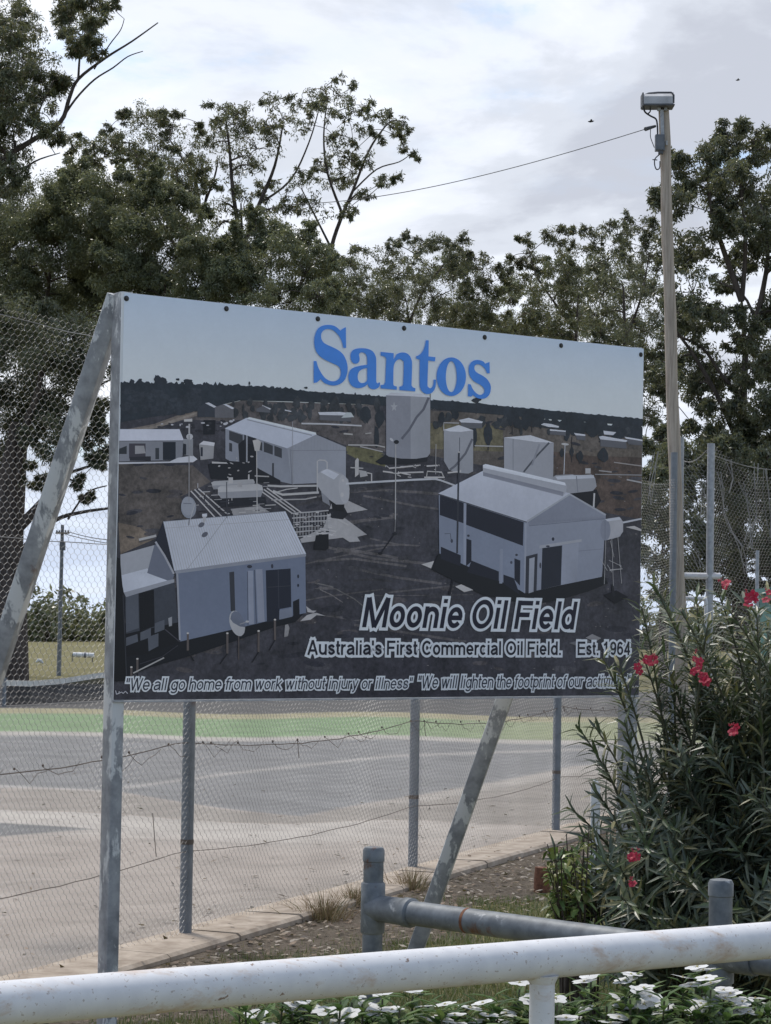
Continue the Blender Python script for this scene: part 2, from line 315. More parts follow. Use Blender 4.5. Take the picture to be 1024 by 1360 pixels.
# ------------------------------------------------------------------ the sign
_c = [(162, 388), (855, 463), (848.5, 923.5), (150.3, 930)]
_r = [FW + RT * (x - 512) / F_PX + UP * (PCY - y) / F_PX for x, y in _c]
_s = np.linalg.solve(np.array([_r[0], -_r[1], _r[2]]).T, _r[3]); _P = [_r[0] * _s[0], _r[1] * _s[1], _r[2] * _s[2], _r[3]]
_k = 1.6 / np.linalg.norm(_P[0] - _P[3]); TL, TR, BR, BL = [EYE + q * _k for q in _P]
BU = unit(TR - TL); BW = float(np.linalg.norm(TR - TL)); BV = unit(TL - BL); BH = 1.6
BN = unit(np.cross(BU, BV))             # towards the viewer
def uv(px, py):                          # photo pixel -> metres on the board, origin lower left
    d = FW + RT * (px - 512) / F_PX + UP * (PCY - py) / F_PX
    s = ((BL - EYE) @ BN) / (d @ BN); q = EYE + d * s - BL
    G = np.array([[1, BU @ BV], [BU @ BV, 1]]); return np.linalg.solve(G, [q @ BU, q @ BV])
def bp(u, v, h=0.0): return BL + BU * u + BV * v + BN * h
root = empty('sign', (BL[0], BL[1], 0)); tag(root, 'large board with an aerial photo of oil field sheds and tanks on weathered steel posts', 'sign')
T_ = 0.004
mb = MB(); mb.sweep(bp(0, 0, -T_), bp(0, 0, 0), [(0, 0), (BW, 0), (BW, BH), (0, BH)], BU, BV); board = mb.build('board', M['panel'], root)
mb = MB(); mb.sweep(bp(0, -0.004, 0), bp(BW, -0.004, 0), [(-0.012, -0.004), (0.004, -0.004), (0.004, 0.002), (-0.012, 0.002)], BN, BV)
mb.build('bottom_trim', m_noise('trim_aluminium', (0.3, 0.3, 0.31), (0.5, 0.5, 0.51), 20, 0.5), board)
for x, y in ((167.8, 396.4), (300.5, 410), (422, 423.5), (536.5, 436), (643.6, 448), (745, 459), (851, 471)):
    u, v = uv(x, y); mb = MB(); c = bp(u, v)
    mb.tube([c, c + BN * 0.002], 0.011, 12); mb.tube([c + BN * 0.002, c + BN * 0.007], [0.0075, 0.006], 6)
    mb.build('bolt', m_noise('dark_bolt', (0.02, 0.02, 0.022), (0.06, 0.055, 0.05), 60, 0.6) if 'bolt' not in M else M['bolt'], board); M['bolt'] = bpy.data.materials['dark_bolt']
# the printed picture: flat ink shapes on the sheet
WHITE = lin((145, 158, 174))
def ink(c, k=0.84):
    if 18 < c[2] - c[0] < 60 and c[0] < 130:
        f = 1 + 0.07 * math.exp(-((c[1] - 88) / 30) ** 2); m_ = sum(c) / 3; c = tuple((m_ + (v - m_) * 0.66) * f for v in c)
    q = lin(c); return tuple(min(0.9, max(0.004, k * q[i] / WHITE[i])) for i in range(3))
PR = MB(); HZ = [0.0004]; pr = random.Random(3)
def poly(c, pts, amp=0.0, conv=True):
    P2 = [tuple(uv(*p)) for p in pts]; P2 = [(min(max(u, 0.001), BW - 0.001), min(max(v, 0.001), BH - 0.001)) for u, v in P2]
    tr = tessellate_polygon([[Vector((u, v, 0)) for u, v in P2]])
    b0 = len(PR.c); PR.add([bp(u, v, HZ[0]) for u, v in P2], [tuple(t) for t in tr], col=(*ink(c), max(amp, 0.08) if amp >= 0 else 0.03)); HZ[0] += 0.000002
    PR.c[b0][:, :3] *= np.array([[pr.uniform(0.9, 1.1)] for _ in P2]) if len(P2) < 9 else 1.0
def line(c, pts, wd, amp=0.0):
    pts = [np.array(p, float) for p in pts]; Lf = []; Rt = []
    for i, p in enumerate(pts):
        t = unit(pts[min(i + 1, len(pts) - 1)] - pts[max(i - 1, 0)]); n = np.array([-t[1], t[0]]) * wd / 2; Lf.append(p + n); Rt.append(p - n)
    poly(c, Lf + Rt[::-1], amp)
def ell(c, cx, cy, rx, ry, rot=0, amp=0.0, n=20):
    a = [2 * math.pi * i / n for i in range(n)]; cr, sr = math.cos(rot), math.sin(rot)
    poly(c, [(cx + rx * math.cos(t) * cr - ry * math.sin(t) * sr, cy + rx * math.cos(t) * sr + ry * math.sin(t) * cr) for t in a], amp)
def jag(x0, y0, x1, y1, step, hgt):
    o = []; x = x0
    while x < x1:
        y = y0 + (y1 - y0) * (x - x0) / (x1 - x0); o.append((x, y - abs(pr.gauss(0, hgt)))); x += step * pr.uniform(0.5, 1.5)
    o.append((x1, y1)); return o
def bush(c, cx, cy, rx, ry, amp=0.7, n=14):
    poly(c, [(cx + rx * math.cos(2 * math.pi * i / n) * pr.uniform(0.65, 1.1), cy + ry * math.sin(2 * math.pi * i / n) * pr.uniform(0.7, 1.1)) for i in range(n)], amp)
# pale sky of the picture, then yard and fields
for i in range(6):
    f0, f1 = i / 6, (i + 1) / 6; e_ = lambda f: [(162 - 3 * f, 388 + 190 * f), (855, 463 + 130 * f)]; V = [bp(*uv(*p), HZ[0]) for p in e_(f0) + e_(f1)[::-1]]
    V = [bp(min(max((q - BL) @ BU, 0.001), BW - 0.001), min((q - BL) @ BV, BH - 0.001), HZ[0]) for q in V]; b0 = len(PR.c); PR.add(V, [(0, 1, 2, 3)], col=(1, 1, 1, 0.03)); g0, g1 = np.array(ink((133, 152, 182))), np.array(ink((158, 173, 197)))
    for j, f in ((0, f0), (1, f0), (2, f1), (3, f1)): PR.c[b0][j, :3] = g0 + (g1 - g0) * min(1, f * 1.7)
HZ[0] += 0.00001
poly((41, 43, 53), [(158, 600), (160, 556), (262, 541), (330, 533), (500, 538), (570, 543), (700, 553), (854, 579), (849, 924), (150, 930)], 0.75)
poly((64, 64, 70), [(230, 556), (262, 546), (320, 532), (500, 538), (512, 560), (512, 600), (460, 592), (420, 576), (330, 556), (300, 560)], 0.75)
poly((66, 65, 67), [(571, 545), (700, 553), (854, 579), (853, 660), (735, 640), (640, 618), (571, 605)], 0.75)
poly((72, 72, 62), [(571, 562), (668, 566), (668, 600), (571, 596)], 0.7)
poly((72, 74, 58), [(460, 592), (500, 598), (512, 604), (512, 620), (478, 612), (460, 602)], 0.7)
poly((56, 50, 50), [(735, 600), (853, 608), (852, 690), (800, 680), (737, 645)], 0.75)
poly((72, 70, 70), [(738, 600), (853, 596), (853, 607), (790, 606)], 0.7)
poly((58, 57, 60), [(157, 616), (256, 618), (280, 640), (240, 660), (250, 690), (158, 720)], 0.8)
poly((80, 76, 74), [(157, 694), (185, 700), (205, 716), (160, 736)], 0.7)
poly((84, 82, 84), [(159, 572), (205, 563), (240, 550), (262, 544), (262, 552), (215, 566), (160, 580)], 0.4)
poly((96, 95, 97), [(159, 575), (205, 565.5), (262, 547), (262, 549.5), (210, 568), (160, 578)], 0.4)
for i in range(26):                      # wheel marks in the gravel
    x = pr.uniform(420, 600); y = pr.uniform(650, 860); l_ = pr.uniform(25, 80); s_ = pr.uniform(-0.35, 0.25); line((62, 63, 70) if pr.random() < 0.6 else (38, 39, 46), [(x - l_, y - s_ * l_), (x, y + pr.uniform(-3, 3)), (x + l_, y + s_ * l_ * 0.6)], pr.uniform(1.0, 4.0), 0.9)
line((78, 79, 86), [(425, 783), (440, 790), (455, 800)], 1.2, 0.8); line((70, 72, 78), [(418, 774), (440, 779), (470, 795), (495, 815)], 1.5, 0.8); line((66, 67, 74), [(420, 745), (470, 742), (540, 752)], 3, 0.9)
for i in range(420):                     # mottled gravel, tufts and stones
    y = 560 + 330 * pr.random() ** 1.1; x = pr.uniform(160, 850); f = (y - 520) / 380; r_ = pr.uniform(1.5, 9) * (0.3 + f)
    ell(pr.choice(((35, 37, 47), (47, 49, 58), (39, 41, 51), (53, 53, 60), (31, 33, 43))), x, y, r_ * 1.8, r_ * 0.5, pr.uniform(-0.25, 0.25), 0.9, 9)
for i in range(160):
    y = pr.uniform(560, 890); x = pr.uniform(400, 850); ell((84, 85, 92), x, y, pr.uniform(0.4, 1.5), pr.uniform(0.3, 0.8), 0, 0, 6)
# wood on the skyline
top = jag(160, 509, 330, 513, 2.2, 2.6) + jag(330, 513, 410, 520, 2.2, 1.6) + jag(410, 520, 575, 532, 2.5, 1.0) + jag(575, 531, 854, 557, 3, 0.7)
poly((27, 34, 44), top + [(854, 566), (720, 556), (571, 543), (480, 537), (380, 533), (318, 532), (262, 545), (240, 549), (200, 554), (160, 561)], 0.45)
poly((27, 33, 42), jag(660, 556, 854, 568, 4, 5) + [(854, 584), (760, 572), (700, 566), (660, 562)], 0.5)
for x, y, rx, ry in ((175, 508, 4, 5), (209, 503, 5, 6), (214, 506, 9, 5), (250, 507, 7, 4), (186, 506, 3, 4), (236, 504, 3, 2), (271, 511, 2, 4), (331, 509, 1.5, 2.5), (406, 515, 3, 1.5), (632, 532, 6, 4), (637, 530, 3, 3)): bush((27, 33, 43), x, y, rx, ry, 0.3)
line((30, 34, 42), [(632, 550), (632, 530)], 1.2)
for i in range(60): bush((36, 41, 49), pr.uniform(300, 505), pr.uniform(534, 556), pr.uniform(2, 6), pr.uniform(4, 11), 0.8, 9)
for i in range(40): bush((33, 38, 46), pr.uniform(574, 850), 0, 1, 1) if False else bush((34, 39, 47), (x := pr.uniform(574, 850)), 556 + (x - 574) * 0.075 + pr.uniform(-4, 8), pr.uniform(2, 6), pr.uniform(3, 8), 0.8, 9)
for i in range(40): bush((31, 37, 47), pr.uniform(165, 262), pr.uniform(520, 548), pr.uniform(5, 12), pr.uniform(3, 7), 0.8, 9)
for x, y, rx, ry in ((648, 577, 6, 18), (679, 553, 6, 15), (686, 560, 5, 10), (706, 553, 11, 15), (716, 556, 8, 14), (697, 560, 6, 12), (760, 562, 9, 18), (752, 575, 5, 12), (770, 570, 7, 16), (786, 568, 10, 14), (801, 605, 8, 10), (759, 600, 3, 8), (770, 606, 5, 8), (746, 601, 3, 6), (630, 578, 3, 16), (586, 555, 5, 8), (604, 550, 6, 8), (504, 556, 7, 14), (500, 580, 4, 18), (486, 550, 8, 12), (820, 575, 12, 10), (845, 576, 10, 9)): bush((25, 31, 40), x, y, rx, ry, 0.5)
for x, y0, y1 in ((648, 580, 598), (759, 580, 614), (801, 600, 614), (706, 560, 574), (680, 560, 578), (769, 600, 616)): line((30, 30, 36), [(x, y0), (x, y1)], 1.2)
# distant houses
W1 = (142, 152, 172)
for pts in ([(609, 558), (622, 555), (641, 560), (640, 562), (612, 561)], [(718, 564), (722, 562), (731, 563), (742, 566), (742, 568), (728, 567)], [(730, 570), (751, 572), (751, 573.5), (730, 572)], [(762, 575), (777, 577), (777, 579), (764, 578)], [(795, 580), (800, 579), (834, 585), (831, 587), (797, 583.5)], [(829, 580), (853, 584), (853, 586), (831, 582.5)], [(801, 572), (818, 574), (814, 578), (802, 577)], [(422, 547.5), (450, 547), (466, 549), (466, 552), (424, 551)], [(348, 538), (360, 543), (358, 544), (348, 539.5)], [(378, 544), (387, 546), (386, 547), (378, 545.5)]): poly(W1, pts)
for pts in ([(612, 561), (640, 562), (640, 569), (612, 569)], [(797, 583.5), (831, 587), (832, 596), (797, 593)], [(424, 551), (466, 552), (466, 560), (424, 558)], [(730, 572), (751, 573.5), (751, 579), (730, 577)], [(764, 578), (777, 579), (777, 585), (766, 584)], [(340, 543), (349, 539), (358, 544), (358, 548), (340, 547)], [(832, 583), (853, 586), (853, 592), (834, 590)]): poly((58, 65, 82), pts)
poly((118, 136, 158), [(453, 555), (460, 547.5), (466, 548), (470, 554)]); line((132, 140, 156), [(400, 562.5), (430, 563), (480, 565.5)], 2); line((116, 124, 138), [(456, 576), (468, 577)], 2); line((110, 118, 132), [(485, 576), (493, 575)], 1.5)
line((120, 128, 145), [(462, 591), (500, 591.5), (511, 594)], 1.6); line((120, 128, 145), [(478, 593), (508, 600)], 1.3); line((110, 118, 135), [(630, 592), (668, 593)], 1.5); line((100, 106, 118), [(790, 630), (852, 631)], 1.2); line((110, 112, 120), [(815, 614), (852, 619)], 1.4); line((108, 112, 122), [(795, 625), (812, 627)], 1.6); line((120, 126, 138), [(832, 637), (852, 641)], 1.8)
# far sheds and clutter
poly((38, 44, 56), [(262, 543), (272, 535), (285, 541), (285, 554), (262, 554)], 0.2); poly((64, 70, 86), [(285, 541), (297, 536.5), (310, 543), (310, 555), (285, 555)], 0.2); poly(W1, [(272, 535.5), (277, 534.5), (287, 540), (284, 541.5)]); poly(W1, [(296, 537), (300, 536.5), (311, 542), (308, 543.5)])
poly((15, 17, 25), [(270, 558), (286, 558), (285, 577), (270, 577)])
for i in range(46): x, y = pr.uniform(213, 312), pr.uniform(558, 574); ell((130, 138, 156) if pr.random() < 0.35 else (30, 32, 40), x, y, pr.uniform(0.8, 3), pr.uniform(0.6, 1.8), 0, 0, 8)
# long shed at the left edge
poly((80, 90, 112), [(158, 585), (243, 585), (242, 606), (234, 611), (158, 613)]); poly((45, 46, 58), [(171, 589), (193, 589), (193, 609), (171, 609)]); poly((96, 104, 122), [(179, 592), (191, 592), (193, 602), (179, 603)]); poly((20, 25, 36), [(216, 587), (233, 587), (233, 611), (216, 611)]); poly((32, 40, 54), [(206, 595), (211, 595), (211, 610), (206, 610)]); poly((30, 38, 50), [(158, 596), (168, 592), (168, 603), (158, 603)]); poly((28, 30, 40), [(172, 607), (200, 606), (200, 612), (172, 612)])
poly((143, 153, 176), [(159, 570), (238, 570), (244, 585), (158, 585.5)]); line((60, 66, 84), [(158, 585.8), (244, 585.3)], 0.9); poly((140, 149, 168), [(157, 614), (225, 613), (236, 608), (256, 605), (262, 610), (256, 614), (157, 616.5)])
poly((86, 96, 116), [(243, 583), (256, 583), (256, 606), (243, 604)]); poly((22, 26, 36), [(243, 589), (247, 590), (247, 604), (243, 604)]); ell((124, 136, 158), 251.5, 580, 4.5, 4, 0); line((120, 130, 150), [(251, 563), (251, 576)], 2.2); poly((128, 138, 156), [(244, 557), (255, 556), (255, 560), (244, 560)])
poly((98, 106, 124), [(264, 590), (284, 592), (283, 609), (266, 611)], 0.1); poly((148, 156, 174), [(264, 590), (270, 585.5), (285, 588), (284, 592.5)]); poly((28, 32, 44), [(266, 594), (269, 594), (269, 606), (266, 606)])
# middle shed
poly((84, 96, 122), [(299, 569), (381, 594), (387, 643), (340, 632), (299, 609)])
for pts in ([(304, 572), (322, 578), (322, 592), (304, 584)], [(304, 588), (308, 589), (308, 600), (304, 599)], [(343, 586), (348, 588), (348, 599), (343, 597)], [(350, 587), (362, 592), (362, 604), (350, 600)], [(364, 592), (374, 596), (374, 608.5), (364, 605)], [(361, 615), (363.5, 615), (363.5, 635), (361, 634)]): poly((36, 42, 56), pts)
poly((15, 17, 25), [(316, 590), (326, 582), (341, 586), (341, 632), (318, 624)]); poly((22, 24, 34), [(324, 577), (340, 582), (340, 592), (324, 588)]); line((96, 108, 132), [(327.5, 578), (327.5, 615)], 2)
poly((92, 104, 130), [(381, 594), (419, 577), (459, 594), (459, 640), (387, 643)]); line((78, 88, 112), [(386, 598.5), (458.5, 598)], 0.9); line((74, 84, 106), [(385, 596), (387.5, 643)], 1.4)
for i in range(16): x = 392 + i * 4.2; line((87, 99, 124), [(x, 594 - max(0, 16 - abs(x - 419) * 0.42)), (x, 598)], 0.7)
poly((130, 141, 164), [(298, 569), (327, 555), (420, 577), (381, 595.5)]); poly((152, 162, 182), [(327, 555.5), (331, 554), (419, 574.5), (420, 577.5), (417, 577)]); line((84, 94, 116), [(328, 557.5), (414, 578.3)], 1.1)
poly((18, 20, 28), [(276, 617), (285, 612), (300, 612), (330, 614), (346, 624), (372, 638), (372, 643), (330, 640), (300, 637), (280, 636)], 0.2)
for i in range(14): ell((112, 120, 138), pr.uniform(284, 342), pr.uniform(606, 634), pr.uniform(0.8, 3.2), pr.uniform(0.5, 1.2), pr.uniform(-0.5, 0.5), 0, 8)
poly((118, 126, 144), [(281, 613), (300, 614), (300, 616), (281, 615.5)]); line((110, 118, 134), [(338, 632), (357, 633)], 1.6)
# tanks
poly((18, 20, 28), [(498, 613), (513, 603), (568, 605), (567, 613), (540, 617), (505, 617)])
poly((84, 94, 118), [(512.5, 525), (530, 523.5), (571, 528), (571, 602), (567, 607), (552, 609.5), (532, 609), (516, 606.5), (512.5, 604)], 0.1); poly((94, 105, 128), [(545, 526), (571, 528), (571, 602), (567, 607), (545, 609.5)]); poly((142, 152, 172), [(513, 525), (519, 521.5), (560, 523), (571, 527.8), (540, 526)])
line((60, 68, 90), [(569, 528), (562, 544), (553, 554), (543, 571), (533, 583)], 3.2); line((30, 34, 46), [(571, 523), (571, 532)], 0.9)
poly((108, 119, 142), [(523 + (5 if k % 2 == 0 else 2) * math.sin(k * math.pi / 5), 540.5 - (7 if k % 2 == 0 else 2.8) * math.cos(k * math.pi / 5)) for k in range(10)])
poly((98, 109, 132), [(589, 570), (628, 571), (628, 626), (622, 629), (606, 628), (596, 624), (589, 612)]); poly((144, 154, 174), [(589, 571), (609, 564.5), (628, 571.5), (612, 573.5), (597, 573)]); line((62, 70, 90), [(627, 583), (618, 602), (604, 619), (597, 624)], 3); line((40, 46, 58), [(610, 581), (610, 600)], 0.8); line((120, 130, 150), [(589, 572), (589, 561.5), (609, 562)], 1.2)
poly((100, 111, 135), [(669, 581), (704, 580), (735, 588), (734, 638), (700, 630), (669, 622)]); poly((147, 157, 177), [(669, 581), (704, 578), (735, 588), (712, 587)]); line((48, 56, 74), [(729, 588), (712, 606), (695, 627)], 2.4); line((72, 82, 104), [(681, 583), (681, 624)], 0.8); line((84, 94, 118), [(716, 590), (706, 618)], 2.5)
poly((16, 17, 25), [(752, 652), (792, 650), (798, 665), (790, 676), (770, 668)]); poly((96, 106, 128), [(733, 634), (738, 631), (760, 630), (764, 631.5), (785, 630), (790, 635), (792, 646), (787, 652), (752, 656), (740, 646)]); poly((132, 142, 162), [(737, 633), (760, 631), (788, 631), (789, 635), (740, 637)]); line((76, 86, 108), [(765, 632), (767, 654)], 1.2); poly((118, 128, 148), [(777, 622), (784, 622), (784, 629), (777, 629)]); line((130, 140, 158), [(750, 590), (748.5, 630)], 1); ell((120, 130, 148), 750, 590, 5, 1.6, 0.1); line((128, 138, 158), [(789, 655), (788, 674)], 2.2)
# pipes and process plant
poly((112, 120, 138), [(440, 668), (460, 664), (488, 677), (450, 683), (460, 690), (487, 710), (474, 713), (478, 719), (464, 720), (455, 714), (400, 721), (398, 716), (430, 700)], 0.15); poly((100, 107, 124), [(306, 676), (345, 672), (358, 680), (310, 686)], 0.2); poly((22, 24, 33), [(280, 664), (352, 660), (354, 670), (290, 674)], 0.3); poly((20, 22, 30), [(438, 676), (456, 672), (462, 683), (455, 690), (440, 688), (430, 680)])
for a_, b_ in (((253, 652), (285, 687)), ((258, 650), (295, 687)), ((263, 649), (303, 684)), ((350, 650), (392, 680)), ((346, 652), (388, 682)), ((354, 648), (400, 681))): line((126, 135, 154), [a_, b_], 1.7)
for i in range(75): x = pr.uniform(258, 352); y = pr.uniform(640, 684); l_ = pr.uniform(3, 14); line(pr.choice(((122, 131, 150), (104, 112, 132), (24, 26, 36), (34, 38, 48))), [(x, y), (x + l_, y - l_ * 0.05)] if pr.random() < 0.6 else [(x, y), (x, y + l_ * 0.5)], pr.uniform(0.6, 1.4))
poly((112, 122, 142), [(280, 641), (284, 639), (336, 636.5), (338, 640), (336, 647), (283, 649)]); poly((90, 99, 120), [(281, 645), (337, 642), (336, 648), (283, 650)]); poly((120, 130, 150), [(289, 648), (293, 645), (342, 642.5), (348, 645), (349, 652), (346, 659), (293, 661.5), (289, 656)]); poly((96, 106, 128), [(289, 654), (349, 651), (346, 660), (293, 662)]); poly((120, 128, 146), [(303, 634), (309, 634), (309, 642), (303, 642)]); poly((110, 118, 136), [(315, 640), (321, 640), (321, 647), (315, 647)]); line((120, 128, 146), [(330, 630), (330, 637)], 2)
line((120, 129, 147), [(355, 645), (372, 646), (420, 645)], 2.6); line((124, 133, 151), [(362, 652), (375, 657), (423, 654)], 3); line((112, 120, 138), [(360, 664), (405, 663), (420, 660)], 1.6); line((126, 135, 153), [(362, 655), (380, 650), (395, 648)], 1.3)
for k in range(6): y0 = 679 + k * 6.2; line((118, 127, 146), [(386 + k * 1.5, y0 + 3), (412, y0 + 1.0), (436 + k * 1.5, y0 - 1 + k * 0.5)], 1.5)
for k in range(13): x = 390 + k * 4; line((108, 117, 136), [(x, 681), (x, 711 + (k % 3))], 1.0)
for i in range(40): x = pr.uniform(386, 440); y = pr.uniform(680, 714); line(pr.choice(((128, 137, 156), (26, 28, 38), (30, 34, 44))), [(x, y), (x + pr.uniform(2, 6), y)], pr.uniform(0.8, 1.8))
line((126, 135, 154), [(424, 702), (446, 706), (441, 710), (420, 708)], 1.8); line((124, 133, 152), [(448, 690), (462, 697)], 2.2)
poly((11, 12, 19), [(419, 711), (436, 709), (436, 728), (432, 731), (416, 730)]); poly((14, 15, 22), [(439, 664), (457, 670), (456, 680), (441, 677)])
poly((108, 119, 142), [(422, 629), (428, 624), (437, 622.5), (455, 630), (462, 637), (464, 650), (461, 663), (456, 670), (446, 670), (436, 663), (427, 654), (421, 645)]); poly((140, 150, 171), [(425, 627), (434, 622.5), (450, 630), (443, 637)]); ell((116, 127, 150), 456.5, 650, 7, 19, -0.1); poly((82, 92, 114), [(426, 653), (436, 662), (438, 672), (428, 666)]); ell((128, 138, 158), 455, 638, 1.8, 1.8); ell((126, 136, 156), 454, 657, 2.2, 3)
line((120, 130, 150), [(421, 655), (421, 612.5), (424, 611), (431, 611.5), (434, 614), (434, 623)], 1.8); line((132, 141, 158), [(459, 642.5), (500, 640), (552, 637), (581, 636)], 2.6); line((130, 138, 154), [(572, 635), (585, 638), (604, 645)], 2.4); poly((124, 132, 150), [(471, 612), (474, 608), (476, 610), (476, 630), (471, 634)]); poly((112, 121, 140), [(476, 624), (486, 626), (488, 632), (478, 634)]); line((126, 134, 152), [(487, 628), (493, 629), (493, 640)], 1.8); line((116, 124, 142), [(465, 621), (482, 622)], 1.5)
for a_, b_ in (((508, 626), (530, 629)), ((516, 622), (558, 618)), ((530, 628), (562, 627)), ((566, 619), (583, 618)), ((528, 627), (545, 631)), ((594, 628), (612, 626)), ((563, 634), (590, 634))): line((126, 134, 152), [a_, b_], 2.0)
for i in range(26): x = pr.uniform(512, 612); y = pr.uniform(616, 634); line(pr.choice(((120, 129, 148), (34, 36, 46))), [(x, y), (x + pr.uniform(-3, 6), y + pr.uniform(-1, 3))], 1.1)
line((118, 126, 142), [(566, 634), (567, 626), (586, 627), (589, 634)], 1.6)
# house with ribbed roof
poly((13, 15, 23), [(152, 845), (168, 858), (200, 864), (239, 850), (310, 833), (372, 820), (392, 815), (406, 812), (392, 826), (364, 833), (310, 852), (250, 872), (200, 886), (154, 906)])
poly((38, 46, 64), [(165, 790), (231, 773), (238, 851), (200, 868), (168, 870)], 0.2); poly((11, 12, 19), [(184, 788), (204, 783), (205, 832), (185, 838)]); poly((50, 60, 80), [(167, 792), (183, 789), (184, 834), (167, 840)], 0.1)
poly((11, 12, 19), [(166, 842), (238, 826), (239, 852), (200, 868), (168, 872)])
for pts in ([(167, 847), (182, 842), (183, 852), (167, 858)], [(186, 840), (200, 834), (200, 846), (186, 851)], [(205, 828), (218, 823), (218, 836), (205, 841)], [(196, 846), (210, 841), (210, 858), (197, 865)]): poly((52, 62, 82), pts, 0.1)
poly((92, 102, 122), [(223, 821), (228, 819), (228, 831), (224, 832)]); line((48, 50, 62), [(219, 836), (238, 852)], 1.2)
poly((66, 82, 116), [(233, 758), (405, 735), (406, 814), (350, 826), (300, 838), (239, 852)], 0.08);
poly((90, 102, 128), [(231, 757), (406, 734.5), (406, 739), (233, 762)]); line((100, 112, 138), [(235, 762), (238.5, 850)], 2.4)
poly((33, 39, 54), [(304, 760), (310.5, 759), (312, 811), (306, 812)]); line((88, 102, 134), [(332, 758), (333.5, 829)], 7); line((86, 99, 130), [(343.5, 756), (346.5, 826)], 9); line((46, 58, 86), [(337.5, 757), (340, 829)], 1.4); line((46, 58, 86), [(328.3, 759), (329, 830)], 1.0); ell((34, 38, 52), 331, 752.5, 3.4, 2.2); ell((36, 40, 54), 361, 752, 1.6, 3)
poly((21, 25, 39), [(352.5, 757.5), (385.5, 755), (386.5, 806), (371, 809), (370, 824), (354, 826)]); line((34, 42, 62), [(369, 757), (370, 808)], 1.0); line((40, 46, 62), [(355, 780), (385, 778)], 0.6); poly((74, 88, 118), [(370.5, 811), (387, 807), (388, 819), (370.5, 823)]); poly((14, 16, 25), [(388.5, 799), (397, 795), (397.5, 819), (389, 823)]); ell((24, 28, 42), 395.5, 765.5, 1.3, 2.6); ell((24, 28, 42), 395.5, 777.5, 1.3, 2.2)
poly((24, 27, 40), [(216, 693), (230.5, 757), (227, 758), (206, 719)])
poly((104, 116, 140), [(159.5, 736.5), (204.5, 724), (228, 768), (222, 771), (164, 787), (160, 766)]); poly((138, 149, 171), [(160.5, 764), (195, 755), (222, 771), (164, 787)]); poly((66, 78, 106), [(204.5, 724), (209, 722), (231, 764), (228, 773), (222, 771), (195, 761)]); poly((96, 108, 133), [(164, 787), (222, 771), (231, 769), (231, 773.5), (167, 793)]); line((108, 120, 146), [(206, 719.5), (218, 738), (230.5, 762)], 2.6)
poly((136, 147, 169), [(216.4, 692.5), (300, 685.5), (378.5, 679), (406, 735.3), (320, 745.5), (231, 758)])
for i in range(1, 52): f = i / 52; line((118, 129, 152), [(216.4 + 162 * f, 692.5 - 13.5 * f + 0.3), (231 + 175 * f, 757.8 - 22.4 * f)], 0.9)
line((112, 122, 146), [(218, 701.5), (384, 690)], 0.7); line((104, 114, 138), [(301, 686), (270, 728), (248, 756)], 0.8); line((74, 84, 106), [(217, 692.6), (378, 679)], 0.7)
ell((58, 66, 88), 267, 697, 4.4, 3, -0.6); ell((58, 66, 88), 271.5, 710, 4.6, 3, -0.6); poly((140, 150, 170), [(268, 682.5), (274.5, 682), (274.5, 686), (268, 686.5)]); poly((118, 128, 150), [(269, 686), (273.5, 686), (272, 694), (268.5, 694)]); poly((130, 140, 160), [(271, 697), (277, 697.5), (277, 702), (272, 702)])
ell((88, 101, 127), 250, 674, 10.2, 14.5, -0.05); ell((98, 111, 137), 249, 672, 8.6, 12.5, -0.05); line((70, 80, 102), [(243, 668.5), (254, 669)], 1.3); line((120, 130, 150), [(259, 668), (252, 690)], 0.8); line((78, 86, 106), [(251, 690), (250, 698)], 1.8)
line((118, 127, 145), [(184, 717), (207, 711.5)], 3.2); line((60, 62, 72), [(184, 720), (207, 714.5)], 1.2)
line((58, 56, 60), [(316.5, 842), (316.5, 876)], 1.6); ell((118, 128, 148), 314.5, 828, 9.6, 17.5, -0.3); poly((64, 77, 106), [(307, 815), (311, 811.5), (317, 813), (323, 822), (325.5, 833), (318, 832), (309, 827), (305.5, 822)]); line((90, 100, 120), [(318, 829), (327, 826)], 1.4); ell((124, 134, 152), 328, 825.5, 2.4, 1.4)
for x, y0, y1, dx_ in ((301.5, 841, 868, -10), (343, 838, 866, -9), (364.7, 823, 850, -8), (182, 875, 893, 0), (249, 841, 864, 8), (174, 886, 900, 0)): line((64, 62, 66), [(x, y0), (x, y1)], 2.8); ell((138, 142, 150), x, y0, 1.6, 1.2); line((20, 21, 28), [(x, y1), (x + dx_, y1 + 14)], 1.6)
poly((92, 98, 112), [(378, 830), (382, 829), (384, 834), (382, 845), (377, 846)], 0.4); poly((122, 130, 147), [(398, 825), (407, 817), (415, 814.5), (420, 814), (432, 818), (420, 817), (412, 823)]); poly((116, 124, 142), [(406, 805), (414, 811), (420, 811), (416, 814), (408, 813)]); line((112, 120, 134), [(176.5, 894), (217.5, 873.5)], 1.8); line((40, 42, 54), [(185, 882), (215, 872), (236, 857)], 0.8)
